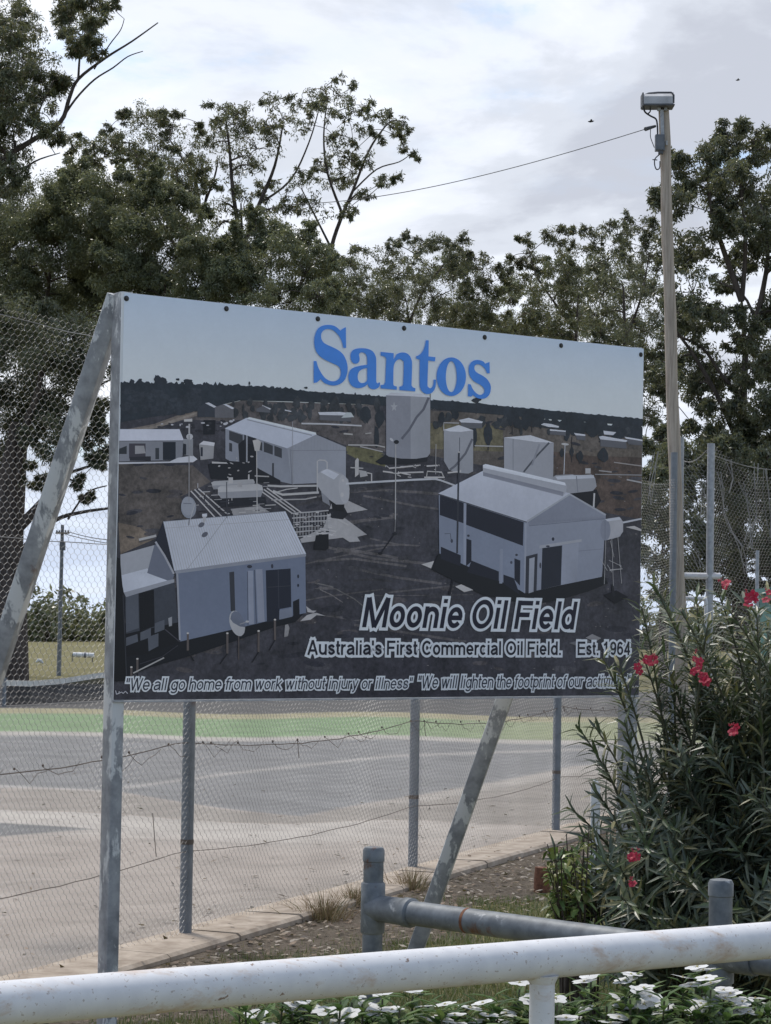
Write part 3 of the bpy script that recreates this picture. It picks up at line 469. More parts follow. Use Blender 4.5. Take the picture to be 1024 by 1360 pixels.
# near shed on the right
poly((15, 17, 24), [(581, 737), (584, 733), (612, 748), (640, 755), (682, 766), (697, 786), (746, 775), (793, 764), (801, 762), (807, 775), (782, 785), (745, 796), (720, 801), (690, 801), (640, 790), (572, 756)])
poly((76, 91, 123), [(582, 656), (697, 692), (696.5, 788), (690, 784), (583, 735)], 0.06); pass
for pts in ([(583.7, 657.5), (615.4, 668), (615, 695), (583.5, 684)], [(619, 669), (695, 693.5), (694, 725), (618.5, 697)], [(584.8, 726), (611.5, 737.5), (611, 752), (585, 742)], [(619, 715.5), (625.6, 717.5), (625.6, 746), (618.5, 752)], [(682.7, 741.5), (690.6, 744.5), (690, 778), (682.7, 770)], [(625.6, 744.5), (662, 759), (662, 772), (620, 760)], [(668, 763), (682, 768), (690, 790), (668, 775)]): poly((21, 24, 37), pts, 0.1)
line((92, 107, 140), [(617, 667), (616.5, 750)], 3.4); line((88, 102, 134), [(665.5, 729), (664.5, 775)], 4); line((46, 52, 70), [(590, 709), (597.5, 708.5), (599, 720)], 0.8); ell((40, 48, 70), 599.5, 718.5, 1.6, 2.6); ell((34, 40, 58), 621.5, 711.5, 1.8, 1.6); ell((34, 40, 58), 685.5, 737, 1.8, 1.6); ell((44, 52, 74), 678.5, 747, 1.6, 2)
poly((84, 97, 126), [(697, 691), (756, 655), (804, 683), (799, 766), (745, 777), (696, 788)], 0.06); poly((80, 92, 120), [(700, 692), (756, 657), (803, 684), (803, 690), (756, 692), (702, 698)], 0.05); line((66, 77, 102), [(702, 698.5), (802, 689)], 0.8); line((74, 86, 112), [(767, 732), (800, 729)], 0.8); line((100, 114, 144), [(697.5, 695), (696.8, 787)], 2.6)
for i in range(14): x = 712 + i * 6.6; line((79, 91, 119), [(x, 698 - (x - 702) * 0.09), (x, 684 if abs(x - 756) < 30 else 692)], 0.7)
poly((20, 26, 44), [(719.7, 728), (746, 724.5), (744.3, 777), (718, 783)]); poly((90, 103, 132), [(747, 724), (768, 721), (766, 772), (745, 776.5)]); poly((108, 120, 145), [(716, 724.5), (772, 716), (772, 719.5), (716, 728.5)]); ell((28, 32, 46), 734, 716, 1.8, 2.4); ell((30, 34, 48), 727, 725.5, 2.6, 1.2)
poly((32, 38, 55), [(698, 739), (713.5, 735), (712, 785), (697, 788)]); poly((100, 113, 140), [(702.5, 742), (709.5, 740), (708, 786), (701.5, 788)]); ell((38, 44, 62), 717, 751, 1.2, 4)
poly((134, 144, 166), [(581.4, 655.4), (640.5, 625.5), (757, 655.3), (699, 693)]); line((46, 52, 68), [(582, 656.5), (699, 693.5)], 1.2); line((104, 117, 142), [(699, 693), (756, 656.5), (804, 684)], 2.4)
poly((108, 120, 146), [(640.5, 618), (644, 616.5), (748, 641), (752.5, 644), (751.5, 653), (747, 659), (641, 630)]); poly((148, 159, 181), [(641, 617.5), (644.5, 616.3), (750, 641), (751, 645), (641, 621.5)]); poly((82, 92, 118), [(641, 627), (748, 653.5), (747, 659), (641, 632)])
poly((82, 95, 123), [(799, 692), (812, 688), (824, 712), (812, 716), (801, 714)]); poly((108, 118, 141), [(803, 689.5), (822, 686.5), (827, 693), (827, 706), (822, 713), (803, 718)]); ell((80, 92, 120), 803.5, 704, 6.8, 14); line((66, 76, 100), [(803, 691), (803, 717)], 0.6); poly((136, 146, 166), [(803, 689.5), (822, 686.5), (825, 690), (806, 692.5)])
for a_, b_ in (((804, 718), (802, 776)), ((812, 716), (814, 778)), ((820, 713), (825, 775)), ((808, 744), (825, 752)), ((809, 758), (826, 755)), ((810, 718), (815, 740)), ((806, 750), (812, 760)), ((797, 742), (806, 758))): line((104, 112, 128), [a_, b_], 0.7)
line((110, 118, 134), [(809, 757), (826, 755.5), (822, 750)], 1.2); poly((12, 13, 21), [(801, 790), (818, 784), (834, 793), (816, 802)]); line((20, 22, 30), [(812, 776), (815, 792)], 3)
line((130, 139, 157), [(827, 694), (852, 689)], 2.4); poly((126, 134, 152), [(830, 700), (842, 698.5), (852, 703), (851, 705.5)])
# lamp posts and slabs
poly((124, 132, 148), [(559, 749.5), (576, 745), (572, 755)]); poly((128, 136, 152), [(604, 779), (612, 776), (628, 783.5), (616, 786.5)]); poly((96, 100, 110), [(777, 847), (786, 842), (798, 847.5), (790, 852.5)]); poly((74, 78, 88), [(755, 854), (777, 848), (784, 852), (766, 858)])
line((34, 38, 49), [(609, 601), (608, 650), (606.5, 735)], 2.4); line((16, 17, 25), [(601, 770), (596, 790)], 2.4); ell((120, 128, 142), 609, 600.5, 1.4, 1)
line((112, 121, 138), [(525, 590), (524.5, 690)], 1.5); line((90, 97, 112), [(524.5, 690), (524, 706)], 0.8); ell((18, 20, 28), 526, 587, 3.4, 2.6); ell((132, 140, 156), 519.5, 584, 3, 1.6, 0.7); ell((20, 22, 30), 524, 709, 3, 2); line((18, 19, 27), [(523, 710), (505, 735)], 1.4); ell((18, 19, 27), 504.5, 735, 3, 2)
line((124, 133, 151), [(340.3, 588), (341, 681)], 1.3); poly((128, 136, 152), [(335, 585), (342, 583.5), (346, 587), (344, 599), (338, 599)]); line((96, 104, 122), [(250.7, 578), (250.5, 666)], 1.2); line((98, 108, 130), [(388, 560), (388.5, 645)], 0.7); line((112, 121, 140), [(578.5, 590), (578, 630)], 0.8); line((44, 48, 60), [(300.5, 640), (301, 688)], 1.0)
poly((9, 10, 16), [(153.5, 740), (159, 742), (164, 800), (168, 905), (150.8, 905)]); line((34, 38, 48), [(163, 790), (167.5, 898)], 1.2)
PR.build('printed_photo', M['print'], board)
# a fine scratch and a sign writer's squiggle at each lower corner
SC = MB()
def scribble(c, pts, wd, h=0.0036):
    for a_, b_ in zip(pts[:-1], pts[1:]):
        a2, b2 = np.array(uv(*a_)), np.array(uv(*b_)); t_ = unit(b2 - a2); n_ = np.array([-t_[1], t_[0]]) * wd / 2
        SC.add([bp(*(a2 + n_), h), bp(*(a2 - n_), h), bp(*(b2 - n_), h), bp(*(b2 + n_), h)], [(0, 1, 2, 3)], col=(*ink(c), 1))
scribble((140, 148, 165), [(832, 913), (834, 917), (836, 911), (838, 914), (840, 911), (841, 914), (844, 911), (848, 912)], 0.003)
SC.build('artist_signature', M['letters'], board); SC = MB()
scribble((140, 148, 165), [(153, 917), (154, 922), (157, 921), (158, 918)], 0.003); scribble((140, 148, 165), [(157, 921), (161, 919), (163, 921), (166, 918), (169, 921)], 0.003)
SC.build('artist_signature', M['letters'], board)

# lettering
def flat_poly(mb, outs, h, col):
    allp = [p for o in outs for p in o]; tr = tessellate_polygon([[Vector((p[0], p[1], 0)) for p in o] for o in outs])
    mb.add([bp(p[0], p[1], h) for p in allp], [tuple(t_) for t_ in tr], col=col)
def spl(pts, n=6):                       # closed Catmull-Rom through points; corners flagged with a third value
    K = len(pts); out = []
    P = [np.array(p[:2], float) for p in pts]; c = [len(p) > 2 for p in pts]
    for i in range(K):
        p1, p2 = P[i], P[(i + 1) % K]
        if c[i] and c[(i + 1) % K]: out.append(p1); continue
        p0 = P[i - 1] if not c[i] else p1 - (p2 - p1) * 0.5; p3 = P[(i + 2) % K] if not c[(i + 1) % K] else p2 + (p2 - p1) * 0.5
        for k in range(n):
            t = k / n; out.append(0.5 * (2 * p1 + (p2 - p0) * t + (2 * p0 - 5 * p1 + 4 * p2 - p3) * t * t + (3 * p1 - p0 - 3 * p2 + p3) * t ** 3))
    return out
def A(*q): return [(400 + p[0] / 7.314, 410 + p[1] / 7.314, *p[2:]) for p in q]
def B(*q): return [(520 + p[0] / 7.314, 430 + p[1] / 7.314, *p[2:]) for p in q]
c = 1
LS = [A((412, 188, c), (430, 180, c), (432, 382, c), (405, 382, c), (395, 335), (375, 285), (340, 240), (300, 208), (262, 198), (225, 205), (198, 230), (189, 262), (195, 300), (215, 330), (250, 352), (300, 374), (360, 406), (405, 448), (435, 508), (447, 570), (442, 630), (420, 690), (380, 728), (330, 746), (280, 744), (230, 727), (205, 708), (185, 685, c), (165, 703), (148, 718, c), (118, 722, c), (118, 508, c), (145, 510, c), (158, 560), (185, 615), (220, 665), (260, 695), (300, 706), (340, 698), (368, 672), (380, 635), (378, 595), (362, 565), (330, 545), (280, 522), (215, 490), (165, 450), (135, 400), (123, 340), (125, 285), (140, 230), (170, 185), (215, 163), (265, 158), (310, 165), (345, 185), (375, 213, c))]
LA = [A((475, 470), (480, 430), (505, 400), (550, 386), (600, 385), (650, 393), (690, 415), (716, 455), (725, 510), (725, 690), (731, 720), (742, 726), (750, 716, c), (762, 718, c), (758, 748), (740, 772), (705, 784), (670, 776), (650, 757), (642, 732, c), (615, 755), (575, 770), (530, 770), (485, 747), (460, 702), (455, 650), (470, 602), (505, 573), (560, 557), (637, 545, c), (637, 500), (631, 458), (612, 433), (585, 425), (565, 432), (557, 450), (562, 475), (562, 505), (545, 530), (515, 535), (488, 515)), A((637, 578, c), (600, 584), (562, 607), (545, 648), (549, 692), (570, 719), (600, 722), (626, 710), (637, 690, c))]
LN = [A((768, 420, c), (895, 433, c), (893, 490, c), (915, 462)) + B((45, 298), (90, 280), (135, 284), (168, 307), (188, 345), (195, 400), (190, 600, c), (203, 618, c), (228, 628, c), (226, 658, c), (72, 645, c), (72, 612, c), (98, 606, c), (108, 590, c), (115, 395), (105, 362), (80, 345), (52, 353)) + A((905, 528), (893, 580), (890, 735, c), (898, 750, c), (925, 757, c), (925, 788, c), (768, 775, c), (768, 742, c), (800, 738, c), (812, 712, c), (822, 490, c), (810, 468, c), (768, 456, c))]
LT = [B((330, 160, c), (357, 162, c), (355, 318, c), (422, 325, c), (418, 366, c), (352, 358, c), (345, 580), (352, 614), (372, 627), (390, 615), (401, 590), (405, 542, c), (428, 545, c), (425, 600), (410, 645), (380, 675), (335, 683), (300, 665), (276, 630), (268, 570), (270, 350, c), (235, 340, c), (235, 317, c), (270, 300), (300, 265), (318, 220))]
LO = [B(*[(576 + 143 * math.cos(2 * math.pi * i / 36), 515 + 188 * math.sin(2 * math.pi * i / 36), 1) for i in range(36)]), B(*[(576 + 53 * math.cos(2 * math.pi * i / 36), 515 + 150 * math.sin(2 * math.pi * i / 36), 1) for i in range(36)])]
Ls = [B((925, 380, c), (948, 372, c), (950, 482, c), (922, 482, c), (905, 440), (870, 407), (840, 394), (812, 401), (800, 422), (804, 450), (830, 478), (880, 505), (925, 540), (955, 590), (960, 637), (945, 690), (907, 723), (860, 729), (815, 716), (787, 692, c), (772, 708, c), (738, 706, c), (740, 585, c), (765, 590, c), (785, 635), (820, 675), (855, 692), (885, 681), (898, 655), (890, 625), (860, 596), (800, 562), (760, 515), (745, 460), (750, 410), (775, 370), (815, 353), (855, 355), (888, 368), (905, 388, c))]
mb = MB(); blue = (*ink((47, 98, 176)), 1)
for g in (LS, LA, LN, LT, LO, Ls): flat_poly(mb, [[tuple(uv(*p)) for p in spl(o)] for o in g], 0.0037, blue)
mb.build('company_lettering', M['letters'], board)
def arc(cx, cy, rx, ry, a0, a1, n=None):
    n = n or max(6, int(abs(a1 - a0) / 12)); return [(cx + rx * math.cos(math.radians(a0 + (a1 - a0) * i / n)), cy + ry * math.sin(math.radians(a0 + (a1 - a0) * i / n))) for i in range(n + 1)]
def crv(pts, n=5):
    P = [np.array(p, float) for p in pts]; o = []
    for i in range(len(P) - 1):
        p0, p1, p2, p3 = P[max(i - 1, 0)], P[i], P[i + 1], P[min(i + 2, len(P) - 1)]
        for k in range(n): t = k / n; o.append(tuple(0.5 * (2 * p1 + (p2 - p0) * t + (2 * p0 - 5 * p1 + 4 * p2 - p3) * t * t + (3 * p1 - p0 - 3 * p2 + p3) * t ** 3)))
    return o + [tuple(P[-1])]
ADV = dict(M=1.16, o=.78, n=.78, i=.33, e=.78, O=1.08, l=.33, F=.85, d=.78, A=.96, u=.78, s=.71, t=.42, r=.50, a=.77, C=1.0, m=1.16, c=.71, E=.92, W=1.32, g=.78, h=.78, f=.41, w=1.02, k=.72, y=.72, j=.33, p=.78, v=.72)
ADV.update({'1': .78, '9': .78, '6': .78, '4': .78, '.': .36, "'": .28, '"': .46, ' ': .36})
def glyph(ch, sw):                       # centre lines of each stroke, capital height 1
    h = sw / 2; x = .735; w = ADV[ch]; sb = .055; l = sb + h; r = w - sb - h; m = w / 2; rx = (r - l) / 2; ry = (x - sw) / 2; el = arc(m, x / 2, rx, ry, 0, 360, 30)
    g = {'o': lambda: [el], 'O': lambda: [arc(m, .5, rx, .5 - h + .01, 0, 360, 36)], 'C': lambda: [arc(m, .5, rx, .5 - h + .01, 42, 318)], 'c': lambda: [arc(m, x / 2, rx, ry, 42, 318)],
         'e': lambda: [arc(m, x / 2, rx, ry, 0, 322), [(l, x / 2 - .01), (r + h * .9, x / 2 - .01)]], 'l': lambda: [[(m, 0), (m, 1)]], 'i': lambda: [[(m, 0), (m, x)], [(m, .86), (m, 1)]],
         'j': lambda: [[(m, x), (m, -.1)] + arc(m - .12, -.1, .12, .12, -20, -90, 4), [(m, .86), (m, 1)]], 'n': lambda: [[(l, 0), (l, x)], arc(m, x - h - .24, rx, .24, 170, 0) + [(r, 0)]], 'h': lambda: [[(l, 0), (l, 1)], arc(m, x - h - .24, rx, .24, 170, 0) + [(r, 0)]],
         'm': lambda: [[(l, 0), (l, x)], arc((l + m) / 2, x - h - .2, (m - l) / 2, .2, 170, 0) + [(m, 0)], arc((r + m) / 2, x - h - .2, (m - l) / 2, .2, 170, 0) + [(r, 0)]], 'u': lambda: [[(r, 0), (r, x)], [(l, x)] + arc(m, h + .24, rx, .24, 180, 350)],
         'r': lambda: [[(l, 0), (l, x)], arc(l + .26, x - h - .26, .26, .26, 175, 78)], 'd': lambda: [el, [(r, 0), (r, 1)]], 'p': lambda: [el, [(l, -.27), (l, x)]], 'g': lambda: [el, [(r, x), (r, -.02)] + arc(m, -.04, rx, .22 - h, -10, -160)],
         'a': lambda: [arc(m, x - h - .19, rx * .98, .19, 158, 0) + [(r, .16), (r + .02, 0)], crv([(r, .45), (m, .40), (l + .08, .35), (l, .22), (l + .07, h + .02), (m - .06, h), (r - .1, .15), (r, .27)])],
         's': lambda: [crv([(r - .01, x - .22), (r - .1, x - h - .03), (m, x - h), (l + .08, x - h - .04), (l + .02, x - .2), (l + .1, x * .58), (m, x * .5), (r - .07, x * .42), (r, .21), (r - .07, h + .05), (m, h), (l + .08, h + .04), (l - .01, .22)])],
         't': lambda: [crv([(m - .02, .96), (m - .02, .5), (m - .02, .2), (m + .03, h + .02), (m + .16, h)]), [(sb - .02, x - h), (w - .02, x - h)]], 'f': lambda: [crv([(w + .02, 1 - h), (m + .08, 1 - h), (m - .01, .86), (m - .01, .6), (m - .01, 0)]), [(sb - .02, x - h), (w - .02, x - h)]],
         'k': lambda: [[(l, 0), (l, 1)], [(r, x), (l, .28)], [(l + .14, .40), (r + .02, 0)]], 'v': lambda: [[(l - .02, x), (m, 0)], [(r + .02, x), (m, 0)]], 'y': lambda: [[(l - .02, x), (m, .02)], [(r + .02, x), (m, -.02)] + crv([(m - .04, -.12), (m - .1, -.2), (l + .0, -.2)])],
         'w': lambda: [[(l - .02, x), (w * .3, 0)], [(m, x), (w * .3, 0)], [(m, x), (w * .7, 0)], [(r + .02, x), (w * .7, 0)]], 'W': lambda: [[(l - .02, 1), (w * .29, 0)], [(m, 1), (w * .29, 0)], [(m, 1), (w * .71, 0)], [(r + .02, 1), (w * .71, 0)]],
         'A': lambda: [[(l - .03, 0), (m, 1)], [(r + .03, 0), (m, 1)], [(l + .12, .3), (r - .12, .3)]], 'M': lambda: [[(l, 0), (l, 1)], [(r, 0), (r, 1)], [(l + .02, 1), (m, 0)], [(r - .02, 1), (m, 0)]], 'F': lambda: [[(l, 0), (l, 1)], [(l, 1 - h), (r + h, 1 - h)], [(l, .5), (r, .5)]],
         'E': lambda: [[(l, 0), (l, 1)], [(l, 1 - h), (r + h, 1 - h)], [(l, .52), (r + h * .6, .52)], [(l, h), (r + h, h)]], '.': lambda: [[(m, 0), (m, .16)]], "'": lambda: [[(m, .66), (m, 1)]], '"': lambda: [[(m - .1, .66), (m - .1, 1)], [(m + .1, .66), (m + .1, 1)]], ' ': lambda: [],
         '1': lambda: [[(m + .04, 0), (m + .04, 1)], crv([(m + .03, .93), (m - .06, .82), (l + .02, .74)])], '4': lambda: [[(r - .1, 0), (r - .1, 1)], [(r - .1, 1 - h), (l, .28)], [(l - h, .27), (r + h, .27)]],
         '9': lambda: [arc(m, .67, rx, .33 - h, 0, 360, 26), crv([(r, .67), (r, .45), (r - .08, .17), (m - .02, h), (l + .03, .2)])], '6': lambda: [arc(m, .33, rx, .33 - h, 0, 360, 26), crv([(l, .33), (l, .55), (l + .08, .83), (m + .02, 1 - h), (r - .03, .8)])]}
    return g[ch]()
def ribbon(pts, wd, ext, close):
    P = [np.array(p, float) for p in pts]
    if not close and ext: P[0] = P[0] - unit(P[1] - P[0]) * ext; P[-1] = P[-1] + unit(P[-1] - P[-2]) * ext
    Lf = []; Rt = []; K = len(P)
    for i, p in enumerate(P):
        a = unit(p - P[i - 1]) if i > 0 else (unit(P[-1] - P[-2]) if close else unit(P[1] - P[0])); b = unit(P[i + 1] - p) if i < K - 1 else (unit(P[1] - P[0]) if close else a)
        t = unit(a + b); n = np.array([-t[1], t[0]]); k = wd / 2 / max(0.5, abs(t @ a)); Lf.append(p + n * k); Rt.append(p - n * k)
    return Lf, Rt
def lettering(name, txt, left, right, cap_top, shear, sw, ow, dark, light=(150, 162, 182), track=0.0):
    # left/right: baseline pixels of the first and last stroke; cap_top: pixel above the left one at capital height
    l_, r_, t_ = np.array(uv(*left)), np.array(uv(*right)), np.array(uv(*cap_top)); sy = t_[1] - l_[1]; sl_ = (r_[1] - l_[1]) / (r_[0] - l_[0])
    ST = []; X = 0.0
    for ch in txt:
        for st_ in glyph(ch, sw): ST.append([(p[0] + X, p[1]) for p in st_])
        X += ADV[ch] + track
    allx = [p[0] + shear * p[1] for st_ in ST for p in st_]; x0, x1 = min(allx) - sw / 2, max(allx) + sw / 2; sx = (r_[0] - l_[0]) / (x1 - x0)
    mb = MB(); q = sx / sy
    for wd, ext, h, col in ((sw + 2 * ow, ow, 0.0036, light), (sw, 0.0, 0.0042, dark)):
        for st_ in ST:
            close = abs(st_[0][0] - st_[-1][0]) + abs(st_[0][1] - st_[-1][1]) < 1e-6
            Lf, Rt = ribbon([(p[0] * q, p[1]) for p in st_], wd * (0.5 + 0.5 * q), ext, close); V = []
            for a_, b_ in zip(Lf, Rt):
                for p in (a_, b_): u = l_[0] + (p[0] / q + shear * p[1] - x0) * sx; V.append(bp(u, l_[1] + p[1] * sy + (u - l_[0]) * sl_, h))
            mb.add(V, [(2 * i, 2 * i + 1, 2 * i + 3, 2 * i + 2) for i in range(len(Lf) - 1)], col=(*ink(col), 1)); h += 3e-6
    mb.build(name, M['letters'], board)
lettering('heading_lettering', 'Moonie Oil Field', (480.3, 833), (766, 836.2), (481, 793.3), 0.2, 0.172, 0.105, (17, 18, 34))
lettering('caption_lettering', "Australia's First Commercial Oil Field.", (407.4, 869.8), (744, 870), (408, 850.2), 0, 0.168, 0.18, (17, 19, 38))
lettering('caption_lettering', 'Est. 1964', (766.5, 870.2), (837, 870), (767, 852), 0, 0.168, 0.18, (17, 19, 38))
lettering('slogan_lettering', '"We all go home from work without injury or illness"', (167, 917), (547.5, 914.6), (167.2, 900.5), 0.2, 0.12, 0.14, (24, 30, 52))
lettering('slogan_lettering', '"We will lighten the footprint of our activities"', (555, 914.3), (836.5, 912.3), (555, 897.2), 0.2, 0.12, 0.14, (24, 30, 52))
# posts and back braces
def rhs(mb, a, b, ux, uy, w, d):         # tube with rounded corners
    r = 0.006; prof = []
    for cx, cy, a0 in ((w / 2 - r, d / 2 - r, 0), (-w / 2 + r, d / 2 - r, 90), (-w / 2 + r, -d / 2 + r, 180), (w / 2 - r, -d / 2 + r, 270)):
        for k in (0, 45, 90): t = math.radians(a0 + k); prof.append((cx + r * math.cos(t), cy + r * math.sin(t)))
    mb.sweep(a, b, prof, ux, uy)
for edge, top, wsh in ((BL, TL, 0.026), (BR, TR, -0.026)):
    d = unit(top - edge); foot = edge - d * (edge[2] + 0.3) / d[2]
    cc = BU * wsh - BN * (T_ + 0.043)
    mb = MB(); rhs(mb, foot + cc, top + cc + d * 0.004, BU, BN, 0.052, 0.084); po = mb.build('post', [M['sign_brace'], M['sign_post']], root, True)
    for pl in po.data.polygons:
        if np.array(pl.normal) @ BN > 0.5: pl.material_index = 1
    tp = top + cc - BN * 0.05 - d * 0.02; ft = np.array([top[0] - 1.03, top[1] + 0.66, -0.05]); ax = unit(ft - tp)
    s1 = unit(np.cross(ax, BU)); s2 = np.cross(ax, s1); u1 = unit(s1 + s2); u2 = np.cross(ax, u1)
    mb = MB(); rhs(mb, tp - ax * 0.02, ft, u1, u2, 0.075, 0.075); mb.build('brace', M['sign_brace'], root, True)

# ------------------------------------------------------------------ fence round the court
FR = random.Random(21)
fence = empty('wire_netting_fence', (P1[0], P1[1], 0)); tag(fence, 'tall wire netting fence with grey steel posts running behind the oil field board', 'fence', 'court fences')
for q, hgt in ((Pm, 3.05), (P0, 3.05), (P1, 3.08), (P2, 3.08), (P3, 3.1), (P4, 3.3)):
    mb = MB(); mb.tube([(q[0], q[1], -0.3), (q[0], q[1], hgt)], 0.032, 14); pst = mb.build('fence_post', M['pole_steel'], fence, True)
    mb = MB(); mb.tube([(q[0], q[1], 0.50), (q[0], q[1], 0.525)], 0.0335, 14); mb.build('wire_tie', M['rust_wire'], pst, True)
def netting(mb, A0, B0, z0f, z1f, cell=0.05, a=0.012, b=0.0125, r=0.0008, seed=1, shear=0.0, amp=0.02):
    L_ = float(np.linalg.norm(B0 - A0)); D = (B0 - A0) / L_; Nn = np.array([D[1], -D[0], 0]); rg = random.Random(seed)
    ph = [rg.uniform(0, 6.28) for _ in range(8)]
    def wp(s, z):
        wob = amp * (math.sin(1.7 * s + ph[0] + 0.9 * z) + 0.6 * math.sin(3.1 * s + ph[1] - 1.8 * z) + 0.35 * math.sin(7.7 * s + ph[2]))
        ds = 0.02 * math.sin(2.1 * z + 1.3 * s + ph[3]) + shear * z
        dz = 0.035 * math.sin(1.9 * s + ph[4] + 0.5 * z) + 0.014 * math.sin(6.1 * s + ph[5])
        q = A0 + D * (s + ds) + Nn * wob; return np.array([q[0], q[1], z + dz])
    segs = []; nr = int(3.4 / (a + b)); ncol = int(L_ / cell)
    for j in range(nr):
        z = 0.03 + j * (a + b); off = 0.5 * cell * (j % 2)
        for i in range(ncol):
            s = i * cell + off
            if z < z0f(s) or z + a > z1f(s): continue
            segs.append((wp(s, z), wp(s, z + a), r * 1.35))
            segs.append((wp(s, z + a), wp(s - cell / 2, z + a + b), r)); segs.append((wp(s, z + a), wp(s + cell / 2, z + a + b), r))
    A_ = np.array([q[0] for q in segs]); B_ = np.array([q[1] for q in segs]); rr_ = np.array([q[2] for q in segs])[:, None]
    t = B_ - A_; t /= np.linalg.norm(t, axis=1)[:, None]; u = np.cross(t, Nn); u /= np.linalg.norm(u, axis=1)[:, None] + 1e-9; q = np.cross(t, u)
    Q = []
    for k in range(3):
        a0, a1 = 2 * math.pi * k / 3, 2 * math.pi * (k + 1) / 3
        o0 = (u * math.cos(a0) + q * math.sin(a0)) * rr_; o1 = (u * math.cos(a1) + q * math.sin(a1)) * rr_
        Q.append(np.stack([A_ + o0, A_ + o1, B_ + o1, B_ + o0], 1))
    mb.append(np.concatenate(Q))
    return wp
def sag(pts_fn, L_, n=60): return [pts_fn(L_ * i / n, i / n) for i in range(n + 1)]
LF = float(np.linalg.norm(PC - Pm))
net = []; wpf = netting(net, Pm, PC, lambda s: 0.0, lambda s: 3.02 + 0.04 * math.sin(s * 1.1), seed=4, shear=0.05)
quads_mesh('netting', np.concatenate(net), np.ones((len(np.concatenate(net)), 4)), M['wire'], fence)
for z, sg, rad, mat in ((0.47, 0.05, 0.002, 'rust_wire'), (1.02, 0.07, 0.0026, 'rust_wire'), (0.05, 0.015, 0.003, 'rust_wire'), (2.98, 0.06, 0.0022, 'wire'), (2.0, 0.03, 0.002, 'wire')):
    pts = []
    for i in range(121):
        s = LF * i / 120; q = Pm + FD * s; fr = (s % 3.25) / 3.25; pts.append((q[0] + FN[0] * 0.01, q[1] + FN[1] * 0.01, z - sg * 4 * fr * (1 - fr) * FR.uniform(0.93, 1.07)))
    mb = MB(); mb.tube(pts, rad, 5); mb.build('straining_wire', M[mat], fence)
# loose lower hem of the upper netting with its ragged twists
for k in range(46):
    mb = MB()
    s = 2.0 + k * 0.33 + FR.uniform(-0.16, 0.16); q = Pm + FD * s; z = 1.02 - 0.2 * ((s % 3.25) / 3.25) * (1 - (s % 3.25) / 3.25)
    pts = [(q[0] + FD[0] * t, q[1] + FD[1] * t, z - 0.07 * FR.uniform(0.5, 1.2) * math.sin(math.pi * t / 0.33) + FR.uniform(-.008, .008)) for t in np.linspace(0, 0.33, 6)]
    mb.tube(pts, 0.0016, 4); mb.ball((q[0], q[1], z), (0.006, 0.006, FR.uniform(0.005, 0.009)), 6, 4)
    if FR.random() < 0.12: mb.tube([(q[0], q[1], z), (q[0] + 0.01, q[1], z - FR.uniform(0.04, 0.12))], 0.002, 4)
    mb.build('loose_hem', M['rust_wire'], fence)
q0 = at(206, 1080, 10.5); q1 = at(211, 1138, 10.5); mb = MB(); s_ = ((np.array(q0) - P1) @ FD); b0 = P1 + FD * s_
mb.tube([(b0[0], b0[1], q0[2]), (b0[0] + 0.01, b0[1], (q0[2] + q1[2]) / 2), (b0[0] + 0.02, b0[1] + 0.01, q1[2])], 0.002, 5); mb.build('wire_tail', M['rust_wire'], fence)
# the side fence beyond: two tall galvanised posts with rungs between, netting to the right
YG = 20.4
fence2 = empty('court_end_fence', tuple(at(904, 848, YG) * np.array([1, 1, 0]))); tag(fence2, 'tall netting fence beyond the red flowering bush with paired galvanised posts', 'fence', 'court fences')
def vpost(par, px, pyt, Y, rad, mat, name='fence_post', z0=-0.2):
    t = at(px, pyt, Y); mb = MB(); mb.tube([(t[0], t[1], z0), tuple(t)], rad, 12); return mb.build(name, M[mat], par, True), t
_, g1 = vpost(fence2, 904, 581, YG, 0.034, 'galv_post'); _, g2 = vpost(fence2, 944.5, 589, YG, 0.036, 'galv_post'); vpost(fence2, 1006, 731, 19.5, 0.017, 'galv_post'); _, g4 = vpost(fence2, 1090, 600, 21.8, 0.036, 'galv_post')
z_ = at(924, 765, YG)[2]; mb = MB(); mb.tube([(g1[0] + 0.03, g1[1], z_), (g2[0] + 0.1, g2[1], z_)], 0.032, 10); mb.build('cross_rail', M['white_rail'], fence2, True)
a_ = at(905, 795, YG - 0.06); b_ = at(934, 795, YG - 0.06); c_ = at(938, 800, YG - 0.06); d_ = at(938, 850, YG - 0.06)
mb = MB(); mb.tube([a_, b_, b_ * 0.4 + c_ * 0.6 + np.array([0.008, 0, 0.008]), c_, d_], 0.021, 8); mb.build('bent_rail', M['white_rail'], fence2, True)
E0 = np.array([PC[0], PC[1] + 0.6, 0]); E1 = np.array([g2[0], YG + 0.25, 0]); E2 = np.array([at(1090, 600, 21.8)[0], 21.9, 0]); E3 = np.array([9.5, 25.5, 0])
for k, (a, b, h0, h1) in enumerate(((E0, E1, 3.42, 3.42), (E1, E2, 3.4, 3.28), (E2, E3, 3.3, 3.3))):
    net = []; L_ = float(np.linalg.norm(b - a)); wp2 = netting(net, a, b, lambda s: 0.0, lambda s: h0 + (h1 - h0) * s / L_ - 0.12 * math.sin(math.pi * s / L_), cell=0.055, a=0.016, b=0.014, seed=30 + k, r=0.0014, shear=0.02, amp=0.05)
    nn_ = np.concatenate(net); quads_mesh('netting', nn_, np.ones((len(nn_), 4)), M['wire'], fence2)
    D_ = (b - a) / L_
    for z, rd in ((1.95, 0.006), (h0 - 0.05, 0.005)):
        mb = MB(); mb.tube([a + D_ * (L_ * i / 20) + np.array([0, 0, z - 0.1 * math.sin(math.pi * i / 20)]) for i in range(21)], rd, 5); mb.build('straining_wire', M['wire' if z > 2 else 'rust_wire'], fence2)
